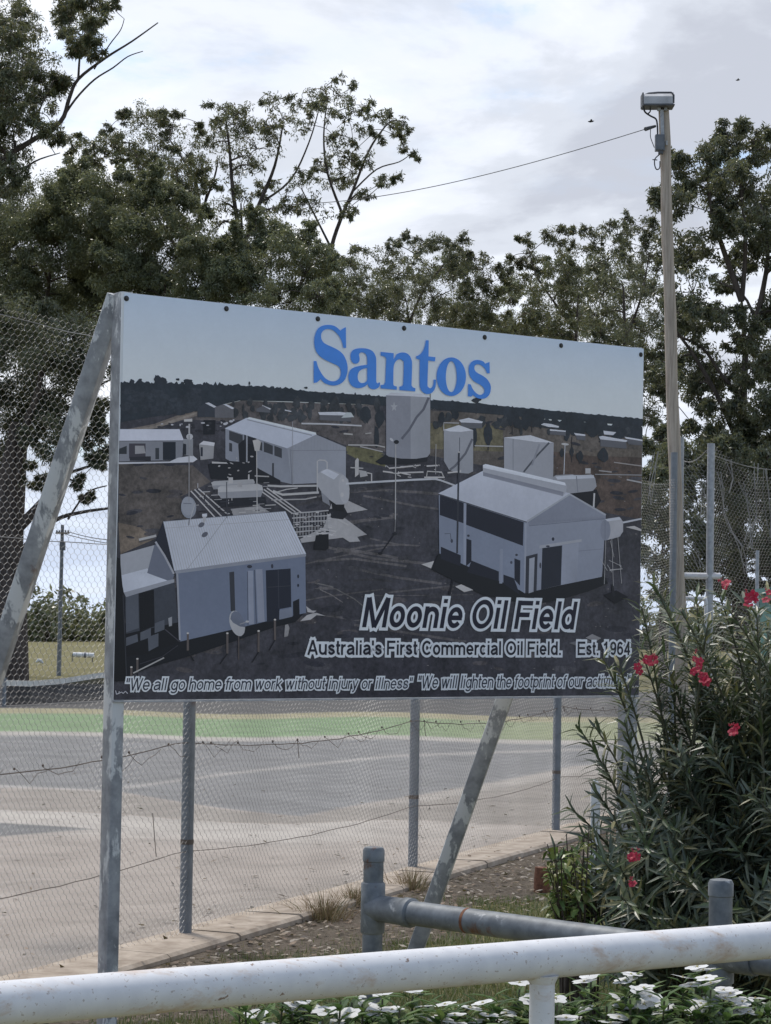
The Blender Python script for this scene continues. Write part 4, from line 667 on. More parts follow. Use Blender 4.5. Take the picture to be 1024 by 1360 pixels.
# ropes of crumpled netting hanging down the end fence
for pts in ([(953, 627), (957, 650), (963, 680), (972, 705), (982, 725), (990, 745), (993, 762)], [(968, 610), (974, 636), (972, 655)], [(1003, 615), (1006, 640), (1006, 680), (1001, 712), (995, 730)], [(1013, 622), (1017, 655), (1020, 690), (1023, 715)], [(872, 600), (866, 640), (861, 670)], [(915, 715), (925, 735), (931, 755)], [(934, 640), (936, 670), (934, 690)], [(985, 640), (1000, 690), (992, 720)]):
    Y = YG + 0.2; P_ = [at(x, y, Y) for x, y in pts]
    mb = MB()
    for q in range(3): mb.tube([p + np.array([FR.uniform(-.035, .035), FR.uniform(-.03, .03), 0]) for p in P_], 0.0032, 4)
    mb.build('crumpled_netting', M['wire'], fence2)

# ------------------------------------------------------------------ court light pole and its cable
YP = 20.25
lp = empty('light_pole', tuple(at(906, 848, YP) * np.array([1, 1, 0]))); tag(lp, 'leaning weathered timber pole carrying a floodlight, a grey switch box and cable loops', 'light pole')
ptop = at(881.5, 146, YP); pb = at(903.5, 860, YP); pb = pb + (pb - ptop) * 0.35
mb = MB(); NP = 22; PT = [ptop + (pb - ptop) * (i / NP) + np.array([0.004 * math.sin(i * 1.3), 0, 0]) for i in range(NP + 1)]
mb.tube(PT, [0.050 + 0.022 * (i / NP) + 0.003 * math.sin(i * 2.1) for i in range(NP + 1)], 14); mb.build('timber_pole', M['pole_wood'], lp, True)
k = YP / F_PX
M['lamp'] = m_noise('lamp_metal', (0.32, 0.32, 0.33), (0.46, 0.46, 0.47), 9, 0.55); M['dark_metal'] = m_noise('dark_metal', (0.05, 0.052, 0.06), (0.09, 0.092, 0.10), 9, 0.5); M['box_grey'] = m_noise('box_grey', (0.10, 0.11, 0.13), (0.15, 0.16, 0.18), 9, 0.5)
hx = RT; hz = UP; hc = at(873.5, 134, YP - 0.05)
mb = MB(); fw_ = np.array([0, -1.0, 0]); prof = [(-0.02, 0.06), (0.055, 0.052), (0.10, 0.02), (0.11, -0.052), (-0.06, -0.052)]
mb.sweep(hc - hx * 20 * k, hc + hx * 18 * k, prof, fw_, hz, mi=0)
hous = mb.build('floodlight_housing', M['lamp'], lp)
mb = MB(); mb.box(hc + hz * -0.062 - fw_ * -0.02, (41 * k, 0.19, 0.012), (hx, (0, 1, 0), hz)); mb.box(hc - hx * 20.6 * k, (0.012, 0.16, 0.12), (hx, (0, 1, 0), hz)); mb.box(hc + hx * 18.6 * k, (0.012, 0.16, 0.12), (hx, (0, 1, 0), hz)); mb.build('floodlight_frame', M['dark_metal'], hous)
mb = MB(); mb.tube([hc + hx * 21 * k - hz * 0.02, hc + hx * 21.2 * k + hz * 0.055, hc + hx * 18 * k + hz * 0.078, hc + hz * 0.078, hc - hx * 12 * k + hz * 0.07, hc - hx * 19 * k + hz * 0.05], 0.010, 6); mb.build('tilt_bracket', M['dark_metal'], hous, True)
mb = MB(); a_ = at(879, 146, YP - 0.075); b_ = at(880, 182, YP - 0.075); mb.box((a_ + b_) / 2, (4.5 * k, 0.02, np.linalg.norm(a_ - b_)), (hx, (0, 1, 0), unit(b_ - a_))); mb.box(at(875, 145, YP - 0.07), (4 * k, 0.04, 4 * k)); mb.box(at(884, 145, YP - 0.07), (4 * k, 0.04, 4 * k)); mb.build('mounting_strap', M['galv_post'], lp)
mb = MB(); mb.box(at(876.2, 190, YP - 0.09), (12 * k, 0.07, 21 * k), (hx, (0, 1, 0), hz)); sb = mb.build('switch_box', M['box_grey'], lp)
mb = MB(); mb.box(at(876.2, 189, YP - 0.128), (10.5 * k, 0.008, 18 * k), (hx, (0, 1, 0), hz)); mb.build('lid', M['box_grey'], sb); mb = MB(); mb.box(at(877.5, 202, YP - 0.09), (6 * k, 0.05, 5 * k)); mb.build('cable_gland', M['dark_metal'], sb)
mb = MB(); mb.box(at(885.3, 190, YP - 0.07), (2.6 * k, 0.02, 6 * k)); mb.build('label_plate', M['lamp'], lp)
def cable(pts, rad, mat, name='cable', par=lp, Y=YP - 0.08):
    P_ = [np.array((*p,)) for p in pts]; out = []
    for i in range(len(P_) - 1):
        p0 = P_[max(i - 1, 0)]; p1 = P_[i]; p2 = P_[i + 1]; p3 = P_[min(i + 2, len(P_) - 1)]
        for t in np.linspace(0, 1, 6)[:-1]: q = 0.5 * (2 * p1 + (p2 - p0) * t + (2 * p0 - 5 * p1 + 4 * p2 - p3) * t * t + (3 * p1 - p0 - 3 * p2 + p3) * t ** 3); out.append(at(q[0], q[1], Y))
    out.append(at(P_[-1][0], P_[-1][1], Y)); mb = MB(); mb.tube(out, rad, 6); return mb.build(name, M[mat], par, True)
cable([(854.5, 143), (857, 149), (864, 154), (871, 158), (873, 166), (873.5, 181)], 0.0085, 'black_wire'); cable([(863.5, 143), (863.5, 148), (860.5, 151)], 0.007, 'black_wire')
cable([(876, 205), (870, 211), (869.5, 219), (872, 225), (876, 223), (876.5, 214)], 0.006, 'black_wire'); cable([(866.5, 212), (873, 212.5)], 0.005, 'black_wire')
cable([(864, 172), (864, 182), (867.5, 192), (869, 196)], 0.004, 'black_wire')
mb = MB(); mb.tube([at(870.5, 167.5, YP - 0.03), at(857, 171.5, YP - 0.1)], [0.012, 0.02], 8); mb.build('cable_anchor', M['dark_metal'], lp)
a_ = at(857, 171.5, YP - 0.1); b_ = at(380, 272, 64.0); mb = MB()
pts = []
for i in range(41): t = i / 40; p = a_ + (b_ - a_) * t; p = p + np.array([0, 0, -0.28 * 4 * t * (1 - t) * (1 - 0.5 * t)]); pts.append(p)
mb.tube(pts, [0.004 + 0.008 * i / 40 for i in range(41)], 5); tag(mb.build('overhead_cable', M['black_wire'], None, True), 'thin overhead cable sagging from the timber pole to the trees at left', 'cable')

# ------------------------------------------------------------------ front rails
def d_at(px): return 1.0 / (0.2817 + (0.2252 - 0.2817) * px / 1024.0)
wr = empty('white_pipe_railing', tuple(at(671, 1400, d_at(671)) * np.array([1, 1, 0]))); tag(wr, 'thick white painted pipe railing with rust stains across the foreground', 'railing')
yl, yr = 1333.5, 1248.5
ra, rb = at(0, yl, d_at(0)), at(1024, yr, d_at(1024)); dr = rb - ra; a_ = ra - dr * 2.6; b_ = rb + dr * 2.6
mb = MB(); mb.tube([a_ + (b_ - a_) * i / 40 for i in range(41)], 0.0378, 28); mb.build('top_rail', M['white_rail'], wr, True)
for f in (-1.75, -0.55, 0.655, 1.86, 3.06):
    q = ra + dr * f; mb = MB(); mb.tube([(q[0], q[1], -0.2), (q[0], q[1], q[2] - 0.03)], 0.0245, 20); pst = mb.build('post', M['white_rail'], wr, True)
    mb = MB(); mb.tube([(q[0], q[1], q[2] - 0.046), (q[0], q[1], q[2] - 0.039), (q[0], q[1], q[2] - 0.030)], [0.0252, 0.0285, 0.033], 20); mb.build('weld', M['white_rail'], pst, True)
gr = empty('grey_pipe_railing', tuple(at(496, 1400, 6.33) * np.array([1, 1, 0]))); tag(gr, 'low grey galvanised pipe railing with capped posts behind the white railing', 'railing')
pA = at(496.5, 1124, 6.33); pB = at(957.5, 1167, 5.5); rA = at(497, 1207, 6.30); rA2 = np.array([pB[0], pB[1], rA[2]]); dd = rA2 - np.array([pA[0], pA[1], rA[2]]); dn = unit(dd)
pCx = pA + (pB - pA) * 2.0; pCx[2] = pB[2]
for q in (pA, pB, pCx):
    mb = MB(); mb.tube([(q[0], q[1], -0.2), (q[0], q[1], q[2] - 0.012)], 0.0300, 22); pst = mb.build('post', M['grey_rail'], gr, True)
    mb = MB(); z = q[2]; mb.tube([(q[0], q[1], z - 0.045), (q[0], q[1], z - 0.043), (q[0], q[1], z - 0.012), (q[0], q[1], z - 0.003), (q[0], q[1], z)], [0.0305, 0.0325, 0.0325, 0.028, 0.012], 22); mb.build('cap', M['grey_rail'], pst, True)
c0 = np.array([pA[0], pA[1], rA[2]]); rail_end = c0 + dd * 2.4
mb = MB(); mb.tube([c0 + dn * 0.05 + (rail_end - c0 - dn * 0.05) * i / 30 for i in range(31)], 0.0355, 24); rl = mb.build('rail', M['grey_rail'], gr, True)
mb = MB(); mb.tube([c0 - (0, 0, 0.075), c0 - (0, 0, 0.07), c0 + (0, 0, 0.07), c0 + (0, 0, 0.075)], [0.0325, 0.036, 0.036, 0.0325], 22); mb.tube([c0, c0 + dn * 0.125, c0 + dn * 0.13, c0 + dn * 0.155, c0 + dn * 0.16], [0.039, 0.039, 0.043, 0.043, 0.037], 24); tee = mb.build('tee_fitting', M['grey_rail'], rl, True)
vb = unit(EYE - c0); vb[2] = 0; sp = c0 + unit(vb) * 0.036 - dn * 0.004 + np.array([0, 0, -0.005]); mb = MB(); mb.tube([sp - unit(vb) * 0.01, sp + unit(vb) * 0.006], [0.011, 0.009], 6); mb.build('set_screw', M['grey_rail'], tee)
q = c0 + dn * 0.365; mb = MB(); mb.tube([q, q + dn * 0.010], 0.0359, 24); mb.build('rusty_seam', M['rust'], rl, True)
qa = np.array([pB[0], pB[1], rA[2]]); mb = MB(); mb.tube([qa - (0, 0, 0.07), qa + (0, 0, 0.07)], 0.0355, 22); mb.tube([qa - dn * 0.11, qa + dn * 0.11], 0.0405, 24); mb.build('tee_fitting', M['grey_rail'], rl, True)

# ------------------------------------------------------------------ things on and beyond the court
nY = 44.0
tn = empty('court_net', tuple(gp(60, 942))); tag(tn, 'dark court net with a white top band strung beyond the green strip at left', 'net')
top = [at(-260, 930, 38), at(6, 907, 41.5), at(40, 908, 42.3), at(80, 905, 43.5), at(132, 897, 45), at(200, 895, 46.5)]
mb = MB()
for i in range(len(top) - 1):
    a_, b_ = top[i], top[i + 1]; mb.sweep(a_, b_, [(-0.02, -0.055), (0.02, -0.055), (0.02, 0.055), (-0.02, 0.055)], (0, 1, 0), (0, 0, 1))
mb.build('top_band', m_noise('white_band', (0.55, 0.54, 0.5), (0.68, 0.67, 0.63), 5, 0.9), tn)
Q = []
def strip_(a, b, wd): d = unit(np.cross(b - a, (0, 1, 0))) * wd / 2; Q.append([a - d, a + d, b + d, b - d]); e_ = np.array([0, wd / 2, 0]); Q.append([a - e_, a + e_, b + e_, b - e_])
def topz(f):
    xs_ = np.linspace(0, 1, len(top)); return np.array([np.interp(f, xs_, [t[i] for t in top]) for i in range(3)])
for i in range(150):
    p = topz(i / 149); strip_(np.array([p[0], p[1], 0.02]), p - (0, 0, 0.05), 0.012)
for j in range(14):
    for i in range(30):
        a_, b_ = topz(i / 30), topz((i + 1) / 30); f = (j + 0.5) / 14; a2 = a_.copy(); b2 = b_.copy(); a2[2] = 0.02 + (a_[2] - 0.07) * f; b2[2] = 0.02 + (b_[2] - 0.07) * f; strip_(a2, b2, 0.012)
quads_mesh('net_mesh', np.array(Q), np.ones((len(Q), 4)), M['black_wire'], tn)
for px, py, Y in ((6, 900, 41.5), (201, 890, 46.5)):
    q = at(px, py, Y); mb = MB(); mb.tube([(q[0], q[1], -0.1), (q[0], q[1], q[2])], 0.04, 8); mb.build('net_post', M['pole_steel'], tn, True)
# distant power pole
YD = 75.0; b_ = gp(78, 897); YD = float(b_[1])
up = empty('power_pole', tuple(b_)); tag(up, 'distant slim power pole with a crossarm standing in the paddock at left', 'power pole')
t_ = at(83, 697, YD); k = YD / F_PX
mb = MB(); mb.tube([tuple(b_ - (0, 0, 0.2)), tuple(t_)], [3.2 * k, 2.2 * k], 8); mb.build('shaft', M['pole_steel'], up, True)
mb = MB(); mb.box(at(83, 708, YD - 0.1), (18 * k, 0.12, 2 * k), (RT, (0, 1, 0), UP)); arm = mb.build('crossarm', M['pole_wood'], up)
for x in (75.5, 79, 87, 90.5): mb = MB(); mb.ball(at(x, 705.5, YD - 0.1), (1.2 * k, 1.2 * k, 1.8 * k), 6, 4); mb.build('insulator', M['box_grey'], arm)
mb = MB(); mb.tube([at(83, 731, YD - 0.2), at(83, 720, YD - 0.2)], 4 * k, 8); mb.build('transformer', M['box_grey'], up, True)
for i, (x, y, x2, y2) in enumerate(((76, 706, 260, 712), (90, 706, 300, 690))):
    a_, b2_ = at(x, y, YD - 0.1), at(x2, y2, YD * 0.8 if i else YD * 1.3); mb = MB(); mb.tube([a_ + (b2_ - a_) * t + np.array([0, 0, -1.6 * t * (1 - t)]) for t in np.linspace(0, 1, 15)], 0.012, 4); mb.build('power_line', M['black_wire'], up)
# pale pipe lying on posts in the paddock, small pale drum lid on the grass
qY = float(gp(110, 879)[1]); cp = empty('culvert_pipe', tuple(gp(110, 879))); tag(cp, 'short white pipe with a dark joint ring held above the paddock grass', 'pipe'); k = qY / F_PX
M['white_pipe'] = m_noise('white_pipe', (0.55, 0.55, 0.55), (0.7, 0.7, 0.7), 4, 0.6)
mb = MB(); mb.tube([at(97, 869.5, qY), at(125, 870.5, qY)], 3.4 * k, 12); mb.build('barrel', M['white_pipe'], cp, True)
mb = MB(); mb.tube([at(112, 870, qY), at(114.5, 870.1, qY)], 3.8 * k, 12); mb.build('joint_ring', M['box_grey'], cp, True)
for x in (96, 123): t_ = at(x, 868, qY); mb = MB(); mb.tube([(t_[0], t_[1], -0.1), tuple(t_)], 0.6 * k, 6); mb.build('prop', M['dark_metal'], cp)
cY = float(gp(54, 882)[1]); k = cY / F_PX; mb = MB(); mb.tube([at(48, 879.5, cY), at(51, 877, cY), at(54, 877.5, cY), at(57.5, 881, cY)], [1.2 * k, 2.6 * k, 2.6 * k, 1.0 * k], 8); tag(mb.build('fallen_drum', M['white_pipe'], None, True), 'small pale drum lying tipped over in the paddock grass', 'drum')
# teal bin seen past the bush, white stake at the court edge, rusty stub post by the bush
bx = at(1067, 801, 17.6); k = 17.6 / F_PX; M['teal'] = m_noise('teal_plastic', (0.03, 0.12, 0.11), (0.045, 0.16, 0.145), 5, 0.5)
bn = empty('teal_bin', (bx[0], bx[1], 0)); tag(bn, 'teal plastic bin partly hidden behind the flowering bush at the right edge', 'bin')
mb = MB(); z1 = at(1067, 791, 17.6)[2]
prof = lambda s, z: [(bx[0] - s, bx[1] - s, z), (bx[0] + s, bx[1] - s, z), (bx[0] + s, bx[1] + s, z), (bx[0] - s, bx[1] + s, z)]
V = prof(0.24, 0.06) + prof(0.31, z1); mb.add(V, [(0, 3, 2, 1), (4, 5, 6, 7), (0, 1, 5, 4), (1, 2, 6, 5), (2, 3, 7, 6), (3, 0, 4, 7)]); mb.build('bin_body', M['teal'], bn)
mb = MB(); mb.box((bx[0], bx[1], z1 + 0.03), (0.68, 0.70, 0.05)); mb.build('lid', M['teal'], bn)
for s in (-1, 1): mb = MB(); mb.tube([(bx[0] + s * 0.24, bx[1] + 0.2, 0.08), (bx[0] + s * 0.29, bx[1] + 0.2, 0.08)], 0.08, 12); mb.build('wheel', M['black_wire'], bn, True)
st = at(791, 1042, 13.2); mb = MB(); mb.sweep((st[0], st[1], -0.1), tuple(st), [(-0.028, -0.02), (0.028, -0.02), (0.028, 0.02), (-0.028, 0.02)], (1, 0, 0), (0, 1, 0)); mb.add([(st[0] - 0.028, st[1] - 0.02, st[2]), (st[0] + 0.028, st[1] - 0.02, st[2]), (st[0] + 0.028, st[1] + 0.02, st[2]), (st[0] - 0.028, st[1] + 0.02, st[2]), (st[0], st[1], st[2] + 0.04)], [(0, 1, 4), (1, 2, 4), (2, 3, 4), (3, 0, 4)]); tag(mb.build('white_stake', M['white_pipe']), 'white stake standing behind the leftmost sprays of the flowering bush', 'stake')
rs = gp(720, 1186); k = rs[1] / F_PX; mb = MB(); zt = at(720, 1151, rs[1])[2]; mb.tube([(rs[0], rs[1], -0.05), (rs[0], rs[1], zt * 0.5), (rs[0] + 0.005, rs[1], zt), (rs[0] + 0.005, rs[1], zt - 0.01)], [11.5 * k, 11.3 * k, 11 * k, 8 * k], 14); tag(mb.build('rusty_stub', M['rust'], None, True), 'short rusty brown stub of pipe standing on the mulch left of the bush', 'pipe stub')
# birds
for px, py, Y, s_, lab in ((785, 161.5, 60, 0.10, 'small bird in flight left of the pole top'), (980, 106.5, 75, 0.09, 'tiny bird in flight high at the right')):
    c_ = at(px, py, Y); mb = MB(); mb.tube([c_ - (s_ * 0.9, 0, 0), c_ - (s_ * 0.3, 0, 0), c_ + (s_ * 0.4, 0, 0.01), c_ + (s_ * 0.9, 0, 0.02)], [0.006, s_ * 0.28, s_ * 0.24, 0.004], 8)
    for sg in (-1, 1): mb.add([c_ - (s_ * 0.3, 0, 0), c_ + (s_ * 0.4, 0, 0), c_ + (s_ * 0.1, sg * s_ * 1.6, s_ * 0.35), c_ + (-s_ * 0.3, sg * s_ * 1.2, s_ * 0.3)], [(0, 1, 2, 3)])
    tag(mb.build('bird', M['black_wire']), lab, 'bird', 'birds in the sky')

# ------------------------------------------------------------------ trees
LEAFCOL = {'gum': ((0.10, 0.118, 0.064), (0.14, 0.148, 0.084), (0.065, 0.078, 0.048), (0.21, 0.165, 0.10)),
           'bushy': ((0.165, 0.185, 0.105), (0.135, 0.155, 0.085), (0.20, 0.21, 0.125), (0.10, 0.118, 0.07)),
           'dark': ((0.10, 0.115, 0.072), (0.135, 0.148, 0.092), (0.075, 0.088, 0.058), (0.18, 0.165, 0.11))}
def leaves(C, R, n, L_, W_, droop, pal, rg):
    # n leaf blades around points C (m,3) with radii R (m,)
    idx = rg.integers(0, len(C), n); d = rg.normal(size=(n, 3)); d /= np.linalg.norm(d, axis=1)[:, None]; rad = rg.random(n) ** 0.55
    p = C[idx] + d * (R[idx] * rad)[:, None] * np.array([1, 1, 0.8])
    t = rg.normal(size=(n, 3)); t[:, 2] -= droop; t /= np.linalg.norm(t, axis=1)[:, None]
    s = np.cross(t, rg.normal(size=(n, 3))); s /= np.linalg.norm(s, axis=1)[:, None]
    l = L_ * rg.uniform(0.6, 1.3, n)[:, None]; w_ = W_ * rg.uniform(0.7, 1.3, n)[:, None]
    V = np.stack([p, p + t * l * 0.45 + s * w_ * 0.5, p + t * l, p + t * l * 0.45 - s * w_ * 0.5], 1)
    pal = np.array(pal); k = rg.choice(len(pal), n, p=[0.4, 0.28, 0.24, 0.08] if len(pal) == 4 else None)
    clump = rg.uniform(0.75, 1.25, len(C))[idx][:, None]; c = pal[k] * clump * rg.uniform(0.75, 1.25, n)[:, None]
    return V, np.concatenate([c, np.ones((n, 1))], 1)
def tree(name, label, Y, trunk, blobs, pal='gum', dens=1.0, rad0=0.32, seed=1, L_=0.135, W_=0.034, limbs=(), sub=9, group='gum trees beyond the court', twig=True, droop=0.9):
    rg = np.random.default_rng(seed); rr = random.Random(seed); T = [at(x, y, Y) for x, y in trunk]
    base = T[0].copy(); base[2] = 0.0; root_ = empty(name, base); tag(root_, label, 'tree', group)
    T = [base - np.array([0, 0, 0.3])] + [base + np.array([0, 0, 0.02])] + T[1:]
    nodes = []                            # (point, radius)
    mb = MB()
    def limb(P_, r0, r1, n=7):
        out = []
        for i in range(len(P_) - 1):
            p0, p1, p2, p3 = P_[max(i - 1, 0)], P_[i], P_[i + 1], P_[min(i + 2, len(P_) - 1)]
            for t in np.linspace(0, 1, 5)[:-1]: out.append(0.5 * (2 * p1 + (p2 - p0) * t + (2 * p0 - 5 * p1 + 4 * p2 - p3) * t * t + (3 * p1 - p0 - 3 * p2 + p3) * t ** 3))
        out.append(P_[-1]); R_ = [r0 + (r1 - r0) * i / (len(out) - 1) for i in range(len(out))]
        mb.tube(out, R_, n); nodes.extend((o, r) for o, r in zip(out[2:], R_[2:]))
    flare = [T[0], T[1], T[1] + (T[2] - T[1]) * 0.06] + T[2:]
    rs = [rad0 * 1.9, rad0 * 1.7, rad0 * 1.12] + [rad0 * (1.0 - 0.85 * (i + 1) / len(T[2:])) for i in range(len(T[2:]))]
    mb.tube(flare, rs, 10); 
    for i in range(2, len(flare)):
        for f in np.linspace(0, 1, 5): nodes.append((flare[i - 1] + (flare[i] - flare[i - 1]) * f, rs[i - 1] + (rs[i] - rs[i - 1]) * f))
    for pts, r0, r1 in limbs: limb([at(p[0], p[1], Y + (p[2] if len(p) > 2 else 0)) for p in pts], r0, r1)
    k = Y / F_PX; C = []; Rr = []
    bl = []
    for b in blobs:
        x, y, r = b[0], b[1], b[2] * 1.1; dz = rr.uniform(-1, 1) * min(4.5, 30 * k * 4); bl.append((at(x, y, Y + dz), r * k))
        for q in range(2 if r > 15 else 1):   # smaller satellite sprays round each clump
            an = rr.uniform(0, 6.28); rd = r * rr.uniform(0.8, 1.2); bl.append((at(x + rd * math.cos(an), y + rd * 0.8 * math.sin(an), Y + dz + rr.uniform(-1, 1)), r * k * rr.uniform(0.4, 0.62)))
    cx = np.mean([b[0] for b in bl], axis=0)
    bl.sort(key=lambda b: min(np.linalg.norm(b[0] - n[0]) for n in nodes))
    for c, r in bl:
        best = min(nodes, key=lambda n: np.linalg.norm(c - n[0]) + 0.8 * max(0, n[0][2] - c[2] + 0.3 * r) - min(0.5, n[1]) * 2)
        s0, rs0 = best; mid = s0 + (c - s0) * 0.5 + np.array([rr.uniform(-.15, .15), rr.uniform(-.15, .15), rr.uniform(0.0, .22)]) * np.linalg.norm(c - s0)
        r0 = min(rs0 * 0.75, 0.035 + 0.03 * np.linalg.norm(c - s0)); limb([s0, mid, c], r0, max(0.012, r0 * 0.4), 5)
        m = max(5, int(1.3 * sub * (0.5 + 0.5 * min(2.4, (r / (26 * k)) ** 1.6))))
        for i in range(m):
            d = rg.normal(size=3); d /= np.linalg.norm(d); q = c + d * r * (rg.random() ** 0.5) * np.array([1.0, 1.1, 0.95])
            C.append(q); Rr.append(r * rg.uniform(0.26, 0.5))
            if twig and i % 2 == 0: mb.tube([c + (q - c) * 0.05, c + (q - c) * 0.55 + np.array([0, 0, 0.08 * r]), q], [0.014, 0.010, 0.006], 3, cap=False)
    mb.build('trunk', M['bark'], root_, True)
    C = np.array(C); Rr = np.array(Rr); area = float(np.sum(Rr ** 2)); n = int(dens * 4.0 * area / (L_ * W_ * 0.5))
    V, Cc_ = leaves(C, Rr, n, L_, W_, droop, LEAFCOL[pal], rg); quads_mesh('crown', V, Cc_, M['gum_leaf'], root_)
    return root_
G2 = 'gum trees beyond the court'
tree('gum_tree', 'tall gum tree at the left edge with bare twigs reaching into the sky', 60, [(-70, 925), (-62, 600), (-50, 400), (-30, 280)],
     [(10, 60, 42), (45, 92, 34), (20, 130, 42), (62, 120, 22), (18, 185, 36), (58, 165, 24), (-30, 80, 55), (-30, 170, 55), (95, 18, 26), (125, 12, 20), (108, 48, 22), (128, 62, 12), (-20, 15, 50), (85, 45, 10), (15, 225, 20), (-40, 250, 45), (150, 8, 12), (30, 35, 24), (85, 8, 18)], 'gum', 1.0, 0.231, 101,
     limbs=(([(-30, 260), (0, 215), (40, 188), (80, 162), (92, 130), (104, 105), (140, 77), (175, 55), (210, 30)], 0.096, 0.016), ([(80, 162), (100, 132), (125, 106), (150, 90), (170, 75), (190, 68)], 0.036, 0.012), ([(104, 105), (106, 75), (110, 50), (122, 30)], 0.036, 0.016), ([(125, 92), (145, 60), (160, 40), (165, 25)], 0.021, 0.010), ([(-30, 290), (20, 238), (45, 215), (80, 203)], 0.054, 0.012), ([(40, 188), (55, 140), (70, 110)], 0.030, 0.016)))
tree('gum_tree', 'tree with a massive dark flared trunk behind the netting at left', 56, [(-4, 932), (6, 800), (4, 700), (10, 640), (20, 560)],
     [(40, 440, 48), (100, 450, 45), (0, 480, 50), (60, 520, 45), (115, 520, 35), (20, 570, 40), (75, 585, 30), (112, 575, 22), (-30, 560, 60), (-50, 450, 60), (150, 470, 45), (200, 450, 45), (30, 620, 22), (-20, 640, 35), (125, 610, 10), (100, 640, 9), (118, 660, 8), (140, 600, 16), (60, 640, 14)], 'dark', 1.3, 0.736, 102,
     limbs=(([(4, 720), (35, 690), (70, 650), (98, 600), (110, 560), (120, 520)], 0.168, 0.040), ([(6, 760), (40, 718), (75, 690), (110, 680), (145, 675)], 0.084, 0.032), ([(85, 630), (110, 622), (140, 612)], 0.054, 0.024), ([(20, 640), (30, 580), (50, 520), (60, 470)], 0.150, 0.048), ([(90, 690), (115, 655), (142, 645)], 0.030, 0.016), ([(-5, 660), (-25, 590), (-35, 500)], 0.156, 0.048), ([(60, 705), (64, 660), (58, 630)], 0.030, 0.016)), group=G2)
tree('bushy_tree', 'dense mid green bushy tree at left, above the netting', 66, [(14, 915), (30, 600), (60, 420), (70, 330)],
     [(25, 285, 42), (75, 265, 38), (120, 262, 40), (20, 350, 50), (80, 330, 48), (130, 330, 46), (30, 410, 48), (90, 395, 48), (140, 395, 40), (-30, 310, 60), (-20, 400, 55), (0, 260, 25), (150, 300, 30), (60, 460, 40), (0, 300, 30), (50, 300, 35)], 'bushy', 1.5, 0.193, 103, L_=0.105, W_=0.034, sub=12, group=G2)
tree('bushy_tree', 'dense mid green bushy tree just above the top left corner of the board', 62, [(215, 920), (210, 600), (215, 450), (220, 380)],
     [(170, 262, 34), (200, 275, 36), (185, 320, 42), (235, 300, 36), (240, 345, 42), (160, 360, 40), (200, 390, 45), (260, 385, 40), (150, 290, 28), (230, 420, 45), (180, 430, 40), (270, 330, 24), (290, 370, 30), (205, 245, 20)], 'bushy', 1.4, 0.165, 104, L_=0.105, W_=0.034, sub=12, group=G2)
tree('bushy_tree', 'dense mid green bushy tree behind the top edge of the board, left of the lettering', 60, [(365, 930), (360, 600), (360, 450), (355, 400)],
     [(335, 305, 26), (370, 310, 28), (400, 325, 26), (320, 345, 32), (360, 350, 36), (405, 360, 32), (425, 345, 18), (340, 390, 36), (390, 400, 36), (425, 395, 26), (300, 385, 28), (310, 320, 18), (440, 410, 26), (360, 430, 40), (300, 420, 30)], 'bushy', 1.35, 0.154, 105, L_=0.105, W_=0.034, sub=12, group=G2)
tree('gum_tree', 'gum tree with a pale leaning trunk and clumped crown, left of centre', 74, [(225, 912), (228, 600), (232, 400), (250, 350), (266, 300), (274, 258)],
     [(190, 165, 26), (215, 188, 34), (172, 190, 20), (250, 208, 26), (235, 232, 32), (200, 232, 28), (112, 205, 20), (145, 192, 20), (266, 172, 10), (225, 160, 16), (255, 240, 24), (170, 155, 12), (128, 215, 20), (210, 255, 28), (270, 225, 20), (95, 190, 14), (180, 215, 22)], 'gum', 1.0, 0.165, 106, limbs=(([(266, 300), (262, 250), (245, 215), (225, 185)], 0.072, 0.024), ([(272, 270), (285, 235), (290, 210)], 0.048, 0.024), ([(250, 350), (215, 300), (190, 250), (180, 200)], 0.072, 0.024)))
tree('gum_tree', 'tallest open crowned gum tree in the middle, sky showing between its leaf clumps', 68, [(330, 920), (330, 600), (325, 420), (322, 330), (320, 270)],
     [(298, 148, 18), (326, 160, 26), (305, 190, 26), (342, 198, 28), (318, 230, 22), (364, 132, 16), (376, 158, 24), (398, 138, 13), (428, 118, 18), (450, 126, 20), (468, 140, 18), (440, 145, 18), (498, 152, 15), (518, 168, 16), (538, 188, 12), (549, 204, 7), (448, 206, 17), (468, 228, 17), (440, 240, 18), (402, 240, 16), (380, 260, 20), (418, 268, 22), (480, 258, 11), (512, 238, 11), (528, 236, 8), (490, 214, 12), (302, 270, 22), (292, 300, 22), (350, 250, 15), (340, 288, 22), (455, 180, 14), (410, 165, 12), (528, 172, 12), (478, 172, 12), (505, 180, 10), (350, 165, 18), (290, 175, 14), (465, 275, 14), (425, 215, 10), (310, 165, 18)], 'gum', 0.95, 0.165, 107, sub=8,
     limbs=(([(322, 330), (345, 270), (365, 220), (375, 170)], 0.090, 0.024), ([(430, 400), (440, 330), (455, 285), (468, 255), (490, 200), (510, 170), (520, 160)], 0.078, 0.016), ([(455, 285), (435, 230), (430, 180), (435, 130)], 0.048, 0.016), ([(468, 255), (500, 225), (530, 215), (545, 205)], 0.030, 0.012), ([(322, 330), (310, 260), (305, 200), (300, 160)], 0.084, 0.024), ([(440, 330), (415, 280), (400, 250)], 0.042, 0.016), ([(430, 400), (425, 600), (420, 900)], 0.084, 0.160), ([(345, 270), (385, 240), (410, 190), (425, 140)], 0.042, 0.016)))
